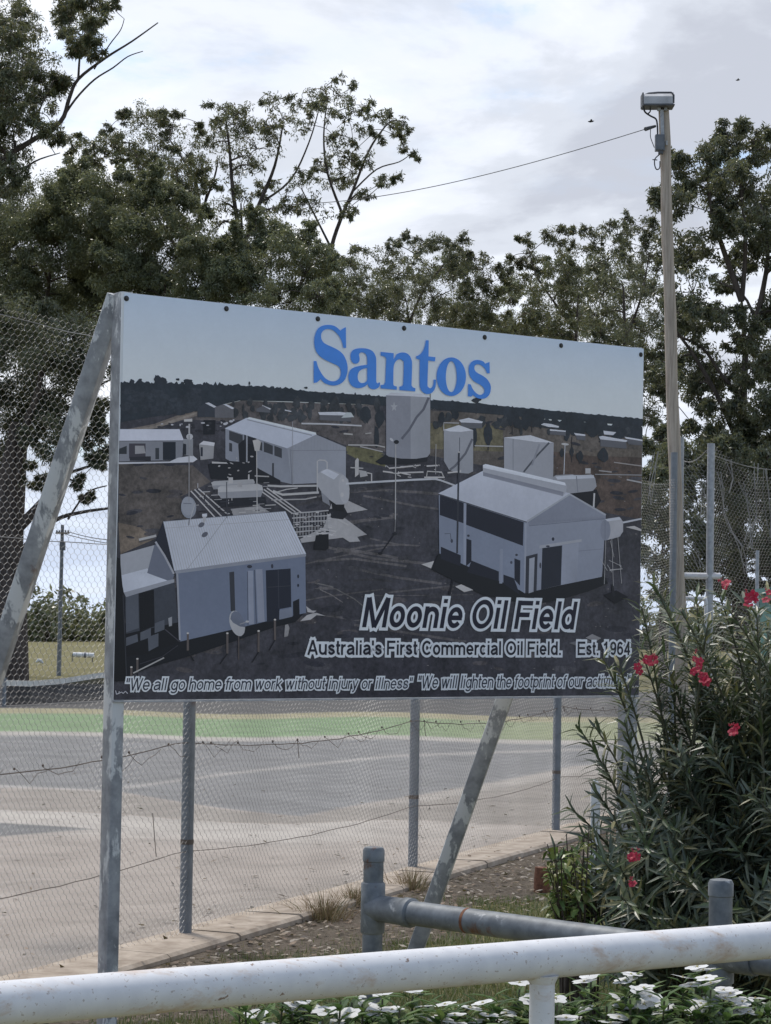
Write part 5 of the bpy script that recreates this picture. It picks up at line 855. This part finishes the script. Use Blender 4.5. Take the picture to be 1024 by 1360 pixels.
tree('gum_tree', 'low gum tree behind the board top edge at centre', 82, [(545, 905), (545, 600), (545, 450), (540, 400)],
     [(465, 352, 24), (500, 346, 22), (522, 338, 16), (560, 325, 15), (590, 320, 19), (610, 332, 18), (560, 360, 26), (600, 368, 26), (500, 385, 26), (450, 388, 24), (540, 400, 24), (580, 420, 22), (475, 420, 26), (470, 395, 28), (530, 425, 28), (510, 405, 24), (575, 395, 24), (600, 425, 26), (545, 315, 10), (530, 365, 18), (440, 350, 14), (612, 352, 14)], 'dark', 0.85, 0.154, 108, sub=8, limbs=(([(540, 440), (560, 390), (590, 350), (600, 325)], 0.060, 0.016), ([(560, 410), (580, 395), (600, 385)], 0.030, 0.016)))
tree('gum_tree', 'thin gum tree with sky showing through, right of the blue lettering', 80, [(660, 908), (655, 600), (650, 470), (648, 430)],
     [(640, 360, 22), (662, 370, 16), (622, 410, 22), (650, 408, 22), (610, 438, 20), (676, 398, 12), (640, 440, 22), (632, 345, 14), (650, 438, 26), (625, 430, 24), (680, 440, 20), (605, 415, 20), (668, 430, 14), (652, 385, 16)], 'gum', 1.2, 0.11, 109, sub=7)
tree('gum_tree', 'feathery dark gum tree standing left of the timber pole', 76, [(765, 915), (762, 600), (765, 450), (768, 390)],
     [(708, 340, 16), (738, 322, 18), (758, 342, 26), (700, 370, 20), (730, 388, 26), (775, 378, 26), (720, 428, 22), (770, 420, 26), (692, 420, 14), (745, 352, 20), (700, 318, 9), (750, 305, 10), (690, 350, 12), (740, 430, 22), (735, 455, 22), (700, 440, 24), (690, 450, 22), (760, 450, 26), (715, 400, 20)], 'gum', 1.0, 0.143, 110, sub=9, limbs=(([(765, 440), (735, 400), (712, 365), (702, 330)], 0.054, 0.016),))
tree('gum_tree', 'dark gum tree directly behind the upper half of the timber pole', 70, [(835, 925), (832, 600), (830, 450), (828, 380)],
     [(790, 312, 17), (820, 312, 20), (845, 305, 20), (805, 350, 24), (835, 350, 26), (862, 340, 20), (800, 392, 24), (840, 395, 26), (868, 390, 22), (815, 430, 24), (855, 440, 26), (866, 300, 14), (835, 290, 10), (866, 470, 16), (870, 520, 16), (864, 560, 12), (876, 480, 16), (850, 490, 20), (820, 480, 25), (870, 430, 22), (880, 470, 24), (862, 545, 24), (880, 590, 22), (800, 440, 26), (868, 500, 20)], 'dark', 1.0, 0.165, 111, sub=9, limbs=(([(830, 450), (850, 400), (862, 340)], 0.060, 0.016),))
tree('gum_tree', 'large dark leafy gum tree filling the right edge', 48, [(985, 950), (980, 700), (985, 560), (990, 470), (985, 400)],
     [(905, 230, 22), (935, 207, 26), (968, 192, 26), (1000, 186, 22), (1025, 200, 24), (900, 270, 26), (945, 258, 32), (990, 250, 32), (1030, 262, 32), (884, 262, 12), (905, 318, 30), (950, 318, 30), (1000, 330, 26), (1035, 330, 30), (920, 388, 30), (900, 432, 26), (962, 420, 20), (1010, 420, 26), (930, 470, 26), (1000, 492, 22), (930, 530, 28), (975, 550, 26), (1020, 540, 28), (895, 570, 20), (942, 582, 24), (1010, 588, 24), (1060, 230, 50), (1070, 330, 50), (1070, 440, 50), (1070, 540, 50), (960, 230, 22), (985, 285, 24), (885, 500, 20), (970, 365, 22), (1040, 480, 30), (915, 345, 18), (960, 500, 28), (915, 500, 26), (1000, 560, 28), (960, 590, 26), (1015, 300, 24), (965, 300, 22), (1000, 450, 24), (930, 430, 24)], 'dark', 1.25, 0.187, 112, L_=0.11, W_=0.034, sub=11,
     limbs=(([(985, 600), (955, 530), (920, 470), (890, 430)], 0.072, 0.024), ([(1060, 600), (1000, 545), (960, 500), (930, 460), (880, 440)], 0.060, 0.024), ([(990, 470), (1010, 400), (1020, 330), (1010, 270)], 0.084, 0.024), ([(985, 400), (960, 330), (945, 280), (940, 230)], 0.078, 0.024), ([(985, 400), (990, 330), (985, 260), (980, 210)], 0.060, 0.024), ([(1005, 430), (985, 390), (940, 370)], 0.042, 0.016)))
tree('bushy_tree', 'dark leafy understorey tree behind the right netting, left of the tall posts', 44, [(880, 955), (880, 800), (880, 720)],
     [(860, 650, 26), (895, 640, 30), (925, 660, 26), (870, 700, 28), (905, 705, 28), (875, 750, 26), (915, 750, 26), (865, 600, 18), (900, 600, 24), (935, 625, 20), (895, 790, 22), (930, 705, 20), (880, 670, 30), (900, 730, 30), (920, 610, 26), (940, 740, 28), (885, 620, 26)], 'dark', 1.5, 0.110, 113, L_=0.105, W_=0.034, sub=11, group='understorey trees behind the right netting')
tree('bushy_tree', 'dark leafy understorey tree behind the right netting, at the right edge', 46, [(990, 950), (990, 800), (990, 720)],
     [(960, 630, 26), (1000, 630, 28), (1035, 640, 30), (955, 680, 28), (995, 685, 30), (1035, 700, 30), (960, 730, 28), (1000, 740, 28), (1040, 750, 28), (975, 775, 24), (1020, 785, 24), (945, 770, 20), (950, 600, 18), (985, 600, 20), (980, 655, 30), (1015, 670, 30), (975, 710, 30), (1020, 720, 30), (960, 600, 24), (1010, 605, 24)], 'dark', 1.5, 0.110, 114, L_=0.105, W_=0.034, sub=11, group='understorey trees behind the right netting')
tree('gum_tree', 'far leafy gum tree filling the gap above the board left of its right corner', 96, [(800, 900), (798, 600), (800, 470)],
     [(705, 385, 22), (735, 365, 20), (765, 372, 24), (800, 360, 24), (830, 375, 24), (855, 380, 22), (720, 425, 26), (760, 415, 28), (800, 410, 28), (840, 420, 28), (690, 445, 22), (780, 445, 28), (830, 455, 28), (730, 455, 22)], 'bushy', 0.9, 0.16, 121, L_=0.14, W_=0.04, group=G2)
tree('gum_tree', 'far leafy gum tree filling the gap above the board by the last blue letters', 98, [(590, 900), (592, 600), (595, 460)],
     [(470, 365, 20), (505, 372, 22), (535, 378, 22), (570, 355, 20), (600, 350, 20), (630, 372, 22), (660, 390, 22), (520, 410, 26), (560, 405, 28), (600, 405, 28), (640, 420, 26), (675, 425, 22), (480, 405, 24), (620, 440, 26), (450, 400, 22)], 'bushy', 0.8, 0.16, 122, L_=0.14, W_=0.04, group=G2)
# far tree line across the paddock
far = [(62, 806, 24), (95, 812, 26), (122, 818, 24), (20, 800, 30), (150, 812, 24), (-30, 805, 30), (190, 806, 28), (240, 815, 28), (640, 820, 24), (700, 815, 28), (770, 812, 30), (840, 812, 28), (905, 816, 28), (960, 812, 30), (1030, 815, 34), (300, 816, 26), (360, 812, 28), (420, 818, 26), (480, 812, 28), (540, 816, 30), (600, 812, 28), (1090, 812, 36), (-90, 806, 34)]
FL = {62: 'far tree with a rounded top seen left of the slim power pole', 95: 'far bushy tree seen just right of the slim power pole', 122: 'far tree seen against the left post of the board'}
for i, (x, y, r) in enumerate(far):
    bl = [(x, y, r), (x - r * 0.6, y + r * 0.7, r * 0.7), (x + r * 0.6, y + r * 0.7, r * 0.7), (x, y + r * 1.1, r * 0.8), (x - r * 0.7, y + r * 1.4, r * 0.5), (x + r * 0.7, y + r * 1.4, r * 0.5)]
    tree('far_tree', FL.get(x, 'far bushy tree in the tree line beyond the paddock, mostly hidden'), 200 + (i % 3) * 9, [(x, 860), (x, y + r)], bl, 'bushy', 1.1, 0.25, 200 + i, L_=0.6, W_=0.3, sub=10, group='far trees beyond the paddock', twig=False, droop=0.2)

# ------------------------------------------------------------------ planting in front
PRG = np.random.default_rng(77); PRR = random.Random(78)
def blade_leaf(p, t, up, L_, W_, curl=0.15):   # lance leaf folded on its midrib: two quads + tips as 2 four-sided halves
    t = unit(t); s = unit(np.cross(t, up)); n = np.cross(s, t); d = -n * curl * L_
    a = p; m1 = p + t * L_ * 0.35 + n * 0.03 * L_; m2 = p + t * L_ * 0.72 + d * 0.35; e = p + t * L_ + d
    l1 = m1 + s * W_ / 2 + n * W_ * 0.18; r1 = m1 - s * W_ / 2 + n * W_ * 0.18; l2 = m2 + s * W_ * 0.38 + n * W_ * 0.12; r2 = m2 - s * W_ * 0.38 + n * W_ * 0.12
    return [[a, m1, m1, l1], [a, r1, m1, m1], [m1, m2, l2, l1], [m1, r1, r2, m2], [m2, e, e, l2], [m2, r2, e, e]]
def leaf_tris(p, t, up, L_, W_, curl=0.15):
    q = blade_leaf(p, t, up, L_, W_, curl); T_ = []
    for a in q: T_.append((a[0], a[1], a[3]) if np.allclose(a[1], a[2]) else ((a[0], a[1], a[2]) if np.allclose(a[2], a[3]) else None) or (a[0], a[1], a[2]));
    for a in q:
        if not np.allclose(a[1], a[2]) and not np.allclose(a[2], a[3]): T_.append((a[0], a[2], a[3]))
    return T_
def five_petals(p, nrm, R_, col, rr, cup=0.25, n=5, wf=0.55):
    nrm = unit(nrm); u = unit(np.cross(nrm, (0.3, 0.2, 0.9))); v = np.cross(nrm, u); T_ = []; C_ = []; a0 = rr.uniform(0, 6.28)
    for i in range(n):
        a = a0 + 2 * math.pi * i / n; d = u * math.cos(a) + v * math.sin(a); s = np.cross(nrm, d); cp = nrm * R_ * cup * rr.uniform(0.3, 1.3)
        b0 = p + d * R_ * 0.08; m_ = p + d * R_ * 0.6 + cp * 0.7; l = m_ + s * R_ * wf * 0.72 - cp * 0.1; r = m_ - s * R_ * wf * 0.72 - cp * 0.1; e1 = p + d * R_ * 0.98 + s * R_ * wf * 0.4 + cp * 0.6; e2 = p + d * R_ - s * R_ * wf * 0.3 + cp * 0.55
        k = rr.uniform(0.85, 1.05); T_ += [(b0, l, r), (l, e1, e2), (l, e2, r)]; C_ += [(*(np.array(col) * k), 1)] * 3
    return T_, C_
# oleander
ol = empty('oleander_bush', (1.75, 8.6, 0)); tag(ol, 'tall dark oleander bush with long narrow leaves and red flowers at right', 'bush')
tips = [(765, 962, 8.7), (790, 965, 8.6), (800, 872, 8.5), (822, 884, 8.4), (852, 866, 8.5), (852, 806, 8.6), (868, 775, 8.8), (880, 800, 8.5), (905, 812, 8.4), (925, 795, 8.5), (940, 830, 8.3), (955, 790, 8.4), (968, 810, 8.3), (990, 800, 8.4), (1005, 815, 8.3), (1022, 795, 8.4), (760, 1075, 8.3), (742, 1140, 8.2), (775, 1110, 8.2), (790, 1050, 8.4), (800, 1010, 8.4), (770, 1160, 8.1), (830, 960, 8.3), (815, 1085, 8.1), (755, 1185, 8.1), (800, 1180, 8.0)]
for i in range(215):
    x = PRR.uniform(795, 1130); y0 = np.interp(x, [795, 830, 858, 885, 1000, 1130], [1135, 1080, 965, 850, 830, 815]); y = y0 + (1265 - y0) * PRR.random() ** 0.85; f = (y - 800) / 460
    tips.append((x, y, 8.9 - 1.15 * f * PRR.uniform(0.4, 1.0) - 0.25 * PRR.random()))
for i in range(60): tips.append((PRR.uniform(870, 1130), PRR.uniform(880, 1290), PRR.uniform(8.7, 9.4)))
LV, LC = [], []; stem = MB(); FT = []
shades = [(0.085, 0.105, 0.072), (0.105, 0.125, 0.085), (0.066, 0.085, 0.06), (0.135, 0.155, 0.105), (0.19, 0.20, 0.13), (0.095, 0.125, 0.06), (0.23, 0.21, 0.10)]
for i, (x, y, Y) in enumerate(tips):
    tip = at(x, y, Y); b = np.array([1.15 + 0.9 * PRR.random(), 8.25 + 0.7 * PRR.random(), 0.0])
    if x < 860: b = np.array([1.1 + 0.25 * PRR.random(), 8.4 + 0.3 * PRR.random(), 0.05])
    h = tip[2]; c1 = b + (tip - b) * 0.4 + np.array([0, 0, 0.28 * max(0.2, h)]); P_ = [(1 - t) ** 2 * b + 2 * t * (1 - t) * c1 + t * t * tip for t in np.linspace(0, 1, 15)]
    stem.tube(P_, [0.009 - 0.0062 * k / 14 for k in range(15)], 4, cap=False)
    tl = np.cumsum([0] + [np.linalg.norm(P_[k + 1] - P_[k]) for k in range(14)]); tot = tl[-1]; s = tot * (0.84 if (x < 830 and y < 900) else PRR.uniform(0.30, 0.5)); ang = PRR.uniform(0, 6.28)
    while s < tot:
        f = s / tot; p = np.array([np.interp(s, tl, [q[j] for q in P_]) for j in range(3)]); tdir = unit(np.array([np.interp(min(s + 0.05, tot), tl, [q[j] for q in P_]) for j in range(3)]) - p + 1e-6 * np.ones(3)); u = unit(np.cross(tdir, (0.2, 0.9, 0.3))); v = np.cross(tdir, u)
        for k in range(3):
            a = ang + k * 2.094 + PRR.uniform(-.3, .3); rad_ = u * math.cos(a) + v * math.sin(a); open_ = PRR.uniform(0.8, 1.9) * (1.15 - 0.5 * f); td = unit(tdir * PRR.uniform(0.5, 1.1) + rad_ * open_ + np.array([PRR.uniform(-.25, .25), PRR.uniform(-.25, .25), PRR.uniform(-.4, 0.1)]))
            L_ = PRR.uniform(0.075, 0.155) * (1.0 if f < 0.93 else 0.75); tr = leaf_tris(p, td, tdir, L_, PRR.uniform(0.011, 0.017), PRR.uniform(-0.12, 0.32)); col = np.array(PRR.choice(shades)) * PRR.uniform(0.8, 1.25)
            LV += tr; LC += [(*col, 1)] * len(tr)
        ang += 1.05; s += PRR.uniform(0.018, 0.034) * (1.0 if f > 0.75 else 1.4)
    FT.append(tip)
stem.build('stems', m_noise('green_stem', (0.05, 0.055, 0.03), (0.11, 0.10, 0.06), 9, 0.7), ol)
quads_mesh('leaves', np.array(LV), np.array(LC), M['shrub_leaf'], ol, k=3)
red = (0.42, 0.012, 0.045)
for px, py, Y, sz in ((960, 780, 8.3, 1), (996, 797, 8.2, 1.2), (1022, 792, 8.2, 1), (850, 889, 8.05, 1.15), (862, 881, 8.05, 1.1), (925, 873, 7.9, 1), (924, 888, 7.9, 1), (932, 902, 7.9, 1.1), (975, 970, 7.7, 1), (843, 1138, 7.6, 1), (838, 1178, 7.55, 0.8)):
    c_ = at(px, py, Y); T_ = []; C_ = []
    for k in range(PRR.randint(2, 4)):
        q = c_ + np.array([PRR.uniform(-.018, .018), PRR.uniform(-.02, .02), PRR.uniform(-.016, .016)]); nv = unit(np.array([PRR.uniform(-.6, .6), -0.8, PRR.uniform(-0.1, 0.9)])); a, b = five_petals(q, nv, 0.018 * sz * PRR.uniform(0.75, 1.2), red, PRR, 0.4, wf=0.6); T_ += a; C_ += b
    for k in range(2): q = c_ + np.array([PRR.uniform(-.02, .02), 0, PRR.uniform(.01, .03)]); a, b = five_petals(q, (0, -0.2, 1), 0.008, (0.35, 0.02, 0.05), PRR, 2.0, 4); T_ += a; C_ += b
    quads_mesh('flower', np.array(T_), np.array(C_), M['red_petal'], ol, k=3)
# light green sucker shrub at the left foot of the oleander
sh = empty('light_green_shrub', (0.76, 8.15, 0)); tag(sh, 'small light green broad leaved shrub at the left foot of the oleander', 'shrub'); LV, LC = [], []; stem = MB()
for i in range(58):
    x, y = PRR.uniform(738, 798), PRR.uniform(1092, 1235)
    if PRR.random() < 0.35: x, y = PRR.uniform(726, 760), PRR.uniform(1120, 1200)
    tip = at(x, y, PRR.uniform(7.75, 8.35)); b = np.array([0.76 + PRR.uniform(-.07, .07), 8.15 + PRR.uniform(-.1, .1), 0]); P_ = [b + (tip - b) * t + np.array([0, 0, 0.25 * t * (1 - t)]) for t in np.linspace(0, 1, 8)]; stem.tube(P_, [0.005 - 0.003 * k / 7 for k in range(8)], 4, cap=False)
    for k in range(11):
        t = PRR.uniform(0.6, 1); p = b + (tip - b) * t + np.array([0, 0, 0.25 * t * (1 - t)]); td = unit(np.array([PRR.uniform(-1, 1), PRR.uniform(-1, 1), PRR.uniform(-.7, .6)])); col = np.array(PRR.choice([(0.13, 0.19, 0.05), (0.18, 0.22, 0.06), (0.09, 0.14, 0.045), (0.21, 0.21, 0.06)])) * PRR.uniform(0.8, 1.2); tr = leaf_tris(p, td, (0, 0, 1), PRR.uniform(0.04, 0.07), PRR.uniform(0.016, 0.026), 0.15); LV += tr; LC += [(*col, 1)] * len(tr)
stem.build('stems', M['bark'], sh); quads_mesh('leaves', np.array(LV), np.array(LC), M['shrub_leaf'], sh, k=3)
# white periwinkles behind the white railing
plants = [(345, 4.5, [(340, 1351), (352, 1368)]), (402, 4.6, [(400, 1332), (412, 1343), (389, 1336)]), (448, 4.5, [(432, 1347), (462, 1350)]), (476, 4.7, [(470, 1326), (489, 1340)]), (510, 4.6, [(508, 1322), (521, 1345)]), (552, 4.8, [(548, 1317), (562, 1341)]), (592, 4.6, [(591, 1338), (604, 1352)]), (633, 4.7, [(641, 1336), (625, 1343), (648, 1352)]), (712, 4.8, [(710, 1303), (716, 1327), (705, 1331)]), (742, 4.6, [(738, 1330), (752, 1356)]), (786, 4.9, [(785, 1297), (775, 1345)]), (826, 4.8, [(823, 1328), (838, 1298), (833, 1344)]), (858, 4.7, [(855, 1316), (863, 1327), (822, 1355)]), (915, 4.9, [(907, 1302), (926, 1288), (918, 1312)]), (944, 4.7, [(944, 1310), (931, 1337), (938, 1303)]), (979, 4.8, [(970, 1324), (986, 1334), (961, 1319), (975, 1341)]), (1012, 4.9, [(1003, 1330), (1020, 1343)]), (674, 4.9, [(672, 1350), (690, 1309)]), (885, 5.0, [(884, 1340)])]
PL = ['leftmost white flowering plant, a low bloom beside the left post', 'white flowering plant second from the left behind the white railing', 'low white flowering plant third from the left behind the white railing', 'white flowering plant in front of the left grey railing post', 'white flowering plant just right of the left grey railing post', 'white flowering plant below the foot of the right brace', 'low white flowering plant between the brace and the white post', 'white flowering plant just left of the white railing post', 'white flowering plant just right of the white railing post with stacked blooms', 'white flowering plant second to the right of the white railing post', 'white flowering plant with one high bloom third right of the white post', 'white flowering plant with three blooms left of the oleander foot', 'white flowering plant with twin blooms midway between both railing posts', 'white flowering plant with tallest blooms touching the white railing at right', 'white flowering plant just left of the right grey railing post', 'white flowering plant in front of the right grey railing post', 'rightmost white flowering plant at the picture edge', 'white flowering plant directly behind the white railing post', 'small single bloomed white flowering plant left of the tallest one']
gcol = [(0.07, 0.12, 0.042), (0.095, 0.15, 0.048), (0.05, 0.088, 0.035), (0.14, 0.18, 0.06)]
for (px, Y, fl), lab in zip(plants, PL):
    ft = at(px, 1360, Y); pr_ = empty('white_periwinkle', (ft[0], ft[1], 0)); tag(pr_, lab, 'flower', 'white flowers behind the railing'); LV, LC = [], []; stem = MB()
    ends = [(at(x, y + 5, Y + PRR.uniform(-.06, .06)), True, (x, y)) for x, y in fl + [(x_ + PRR.uniform(-12, 12), y_ + PRR.uniform(4, 22)) for x_, y_ in fl if PRR.random() < 0.6]] + [(at(px + PRR.uniform(-32, 32), PRR.uniform(1328, 1400), Y + PRR.uniform(-.12, .12)), False, None) for _ in range(15)]
    for e, f_, q in ends:
        b = np.array([ft[0] + PRR.uniform(-.03, .03), ft[1] + PRR.uniform(-.03, .03), 0]); P_ = [b + (e - b) * t + np.array([0.02 * math.sin(5 * t), 0, 0]) * (1 - t) for t in np.linspace(0, 1, 9)]; stem.tube(P_, [0.005 - 0.003 * k / 8 for k in range(9)], 4, cap=False)
        z = 0.0
        while z < 0.36:
            t = 1 - z / np.linalg.norm(e - b); p = b + (e - b) * t; an = z * 60
            for sg in (0, math.pi):
                td = unit(np.array([math.cos(an + sg), math.sin(an + sg), PRR.uniform(0.2, 1.0)])); tr = leaf_tris(p, td, (0, 0, 1), PRR.uniform(0.038, 0.064), PRR.uniform(0.016, 0.022), 0.12); col = np.array(PRR.choice(gcol)) * PRR.uniform(0.75, 1.25); LV += tr; LC += [(*col, 1)] * len(tr)
            z += 0.022
        if f_:
            c_ = at(q[0], q[1] - 4, Y - 0.05); a, b2 = five_petals(c_, (PRR.uniform(-.3, .3), PRR.uniform(-0.35, 0.15), 1), PRR.uniform(0.025, 0.030), (0.78, 0.78, 0.78), PRR, 0.10, wf=0.66); fo = quads_mesh('flower', np.array(a), np.array(b2), M['petal'], pr_, k=3)
            mb = MB(); mb.ball(c_ + np.array([0, 0, 0.001]), 0.0028, 6, 4); mb.build('flower_eye', M['teal'] if False else m_noise('flower_eye', (0.5, 0.42, 0.2), (0.6, 0.55, 0.3), 5) if 'eye' not in M else M['eye'], fo); M['eye'] = bpy.data.materials['flower_eye']
    stem.build('stems', bpy.data.materials['green_stem'], pr_); quads_mesh('leaves', np.array(LV), np.array(LC), M['soft_leaf'], pr_, k=3)
# dry grass tufts against the kerb
for px, py, sc, lab in ((430, 1226, 1.0, 'dry straw coloured grass tuft, leftmost of the three by the kerb'), (471, 1208, 0.8, 'dry straw coloured grass tuft just left of the grey railing post'), (546, 1186, 0.85, 'dry straw coloured grass tuft at the foot of the middle fence post'), (790, 1215, 0.6, 'dry grass tuft under the left edge of the oleander')):
    g = gp(px, py); V = []; Cc_ = []
    for i in range(int(260 * sc)):
        a = PRR.uniform(0, 6.28); r = abs(PRR.gauss(0, 0.07 * sc)); b = g + np.array([r * math.cos(a), r * math.sin(a), 0]); l = PRR.uniform(0.08, 0.24) * sc; d = unit(np.array([math.cos(a) * r * 5 + PRR.gauss(0, .25), math.sin(a) * r * 5 + PRR.gauss(0, .25), 1])); s = unit(np.cross(d, (PRR.random(), PRR.random(), .1))) * 0.0022; m_ = b + d * l * 0.55; e = b + d * l + np.array([math.cos(a), math.sin(a), -0.5]) * l * PRR.uniform(0, 0.3)
        V += [(b - s, b + s, m_ + s * 0.8), (b - s, m_ + s * 0.8, m_ - s * 0.8), (m_ - s * 0.8, m_ + s * 0.8, e)]; c = np.array(PRR.choice([(0.30, 0.22, 0.13), (0.36, 0.28, 0.18), (0.22, 0.15, 0.09), (0.25, 0.16, 0.10), (0.14, 0.13, 0.06)])) * PRR.uniform(0.8, 1.2); Cc_ += [(*c, 1)] * 3
    tag(quads_mesh('grass_tuft', np.array(V), np.array(Cc_), M['grass'], None, k=3), lab, 'grass tuft', 'dry grass tufts by the kerb')
# lawn blades, leaf litter (nobody could count these)
def bed_edge(p):                          # distance outside the fence line
    return (p - P1) @ FN, (p - ks) @ FD
V, Cc_ = [], []
n_ = 0
while n_ < 60000:
    x, y = PRR.uniform(120, 1060), PRR.uniform(1195, 1420); p = gp(x, y)
    dfn, sfd = bed_edge(p)
    i_ = sfd / np.linalg.norm(ke - ks) * nS; edge = 0.26 + 0.72 + 0.22 * math.sin(i_ * 0.9) + 0.15 * math.sin(i_ * 2.3 + 1)
    if dfn < edge - 0.5 * PRR.random() ** 3 - (0.7 if PRR.random() < 0.02 else 0) or dfn < 0.35: continue
    n_ += 1; l = PRR.uniform(0.025, 0.06); a = PRR.uniform(0, 6.28); tilt = PRR.uniform(0.1, 0.9); d = unit(np.array([math.cos(a) * tilt, math.sin(a) * tilt, 1])); s = np.array([-math.sin(a), math.cos(a), 0]) * 0.0028; e = p + d * l
    V.append((p - s, p + s, e)); k = PRR.random(); pat = 0.5 + 0.5 * math.sin(p[0] * 3.1 + 1) * math.sin(p[1] * 2.3)
    c = np.array((0.105, 0.145, 0.045) if k < 0.35 + 0.35 * pat else ((0.16, 0.18, 0.065) if k < 0.75 else (0.30, 0.255, 0.15))) * PRR.uniform(0.75, 1.3); Cc_.append((*c, 1))
tag(quads_mesh('lawn', np.array(V), np.array(Cc_), M['grass'], None, k=3), kind='stuff')
V, Cc_ = [], []
n_ = 0
while n_ < 6500:
    s_ = PRR.random(); base = ks + (ke - ks) * s_; off = 0.30 + 0.85 * PRR.random() ** 1.2 if PRR.random() < 0.86 else PRR.uniform(-0.6, 0.3); p = base + FN * off + np.array([0, 0, 0.012 + (0.055 if -0.05 < off < 0.27 else 0) + PRR.uniform(0, 0.012) + (0.008 if off > 0.3 else 0)])
    n_ += 1
    if -0.6 < off < 0.27 and PRR.random() < 0.72: continue
    a = PRR.uniform(0, 6.28); t = np.array([math.cos(a), math.sin(a), PRR.uniform(-.25, .35)]); s = np.array([-math.sin(a), math.cos(a), PRR.uniform(-.4, .4)]); l = PRR.uniform(0.015, 0.06); w_ = PRR.uniform(0.006, 0.014)
    V.append((p, p + t * l * 0.5 + s * w_, p + t * l, p + t * l * 0.5 - s * w_)); c = np.array(PRR.choice([(0.22, 0.15, 0.10), (0.40, 0.34, 0.28), (0.12, 0.075, 0.05), (0.26, 0.19, 0.13), (0.07, 0.05, 0.04), (0.34, 0.29, 0.24)])) * PRR.uniform(0.8, 1.2); Cc_.append((*c, 1))
for i in range(900):                      # a few dry leaves and twigs blown over the court
    base = ks + (ke - ks) * PRR.random(); p = base - FN * (0.1 + 9 * PRR.random() ** 2.2) + np.array([0, 0, 0.008]); a = PRR.uniform(0, 6.28); t = np.array([math.cos(a), math.sin(a), PRR.uniform(0, .3)]); s = np.array([-math.sin(a), math.cos(a), PRR.uniform(-.2, .4)]); l = PRR.uniform(0.03, 0.09); w_ = PRR.uniform(0.005, 0.014)
    V.append((p, p + t * l * 0.5 + s * w_, p + t * l, p + t * l * 0.5 - s * w_)); Cc_.append((*(np.array(PRR.choice([(0.09, 0.06, 0.04), (0.05, 0.04, 0.03), (0.16, 0.11, 0.07)])) * PRR.uniform(0.8, 1.2)), 1))
tag(quads_mesh('leaf_litter', np.array(V), np.array(Cc_), M['grass'], None, k=4), kind='stuff')
# curled dead leaves caught on the netting
for px, py, lab in ((216, 1248, 'curled brown leaf hanging on the netting, upper of the pair by the first post'), (229, 1254, 'curled brown leaf on the kerb beside the first fence post'), (79, 1287, 'curled brown leaf low on the netting left of the near sign post'), (163, 1272, 'curled brown leaf low on the netting right of the near sign post')):
    d = FW + RT * (px - 512) / F_PX + UP * (PCY - py) / F_PX; s = ((P1 - EYE) @ FN) / (d @ FN); c_ = EYE + d * s + FN * 0.012; mb = MB(); t = unit(FD + np.array([0, 0, PRR.uniform(-2, -0.6)])); s2 = unit(np.cross(t, FN))
    V = [c_ - t * 0.035, c_ + s2 * 0.016 + FN * 0.012, c_ - s2 * 0.014 + FN * 0.010, c_ + t * 0.03 + FN * 0.008, c_ - t * 0.005 + FN * -0.004]; mb.add(V, [(0, 1, 4), (0, 4, 2), (4, 1, 3), (4, 3, 2)], col=(0.07, 0.035, 0.02))
    tag(mb.build('dead_leaf', M['grass']), lab, 'leaf', 'dead leaves caught on the netting')
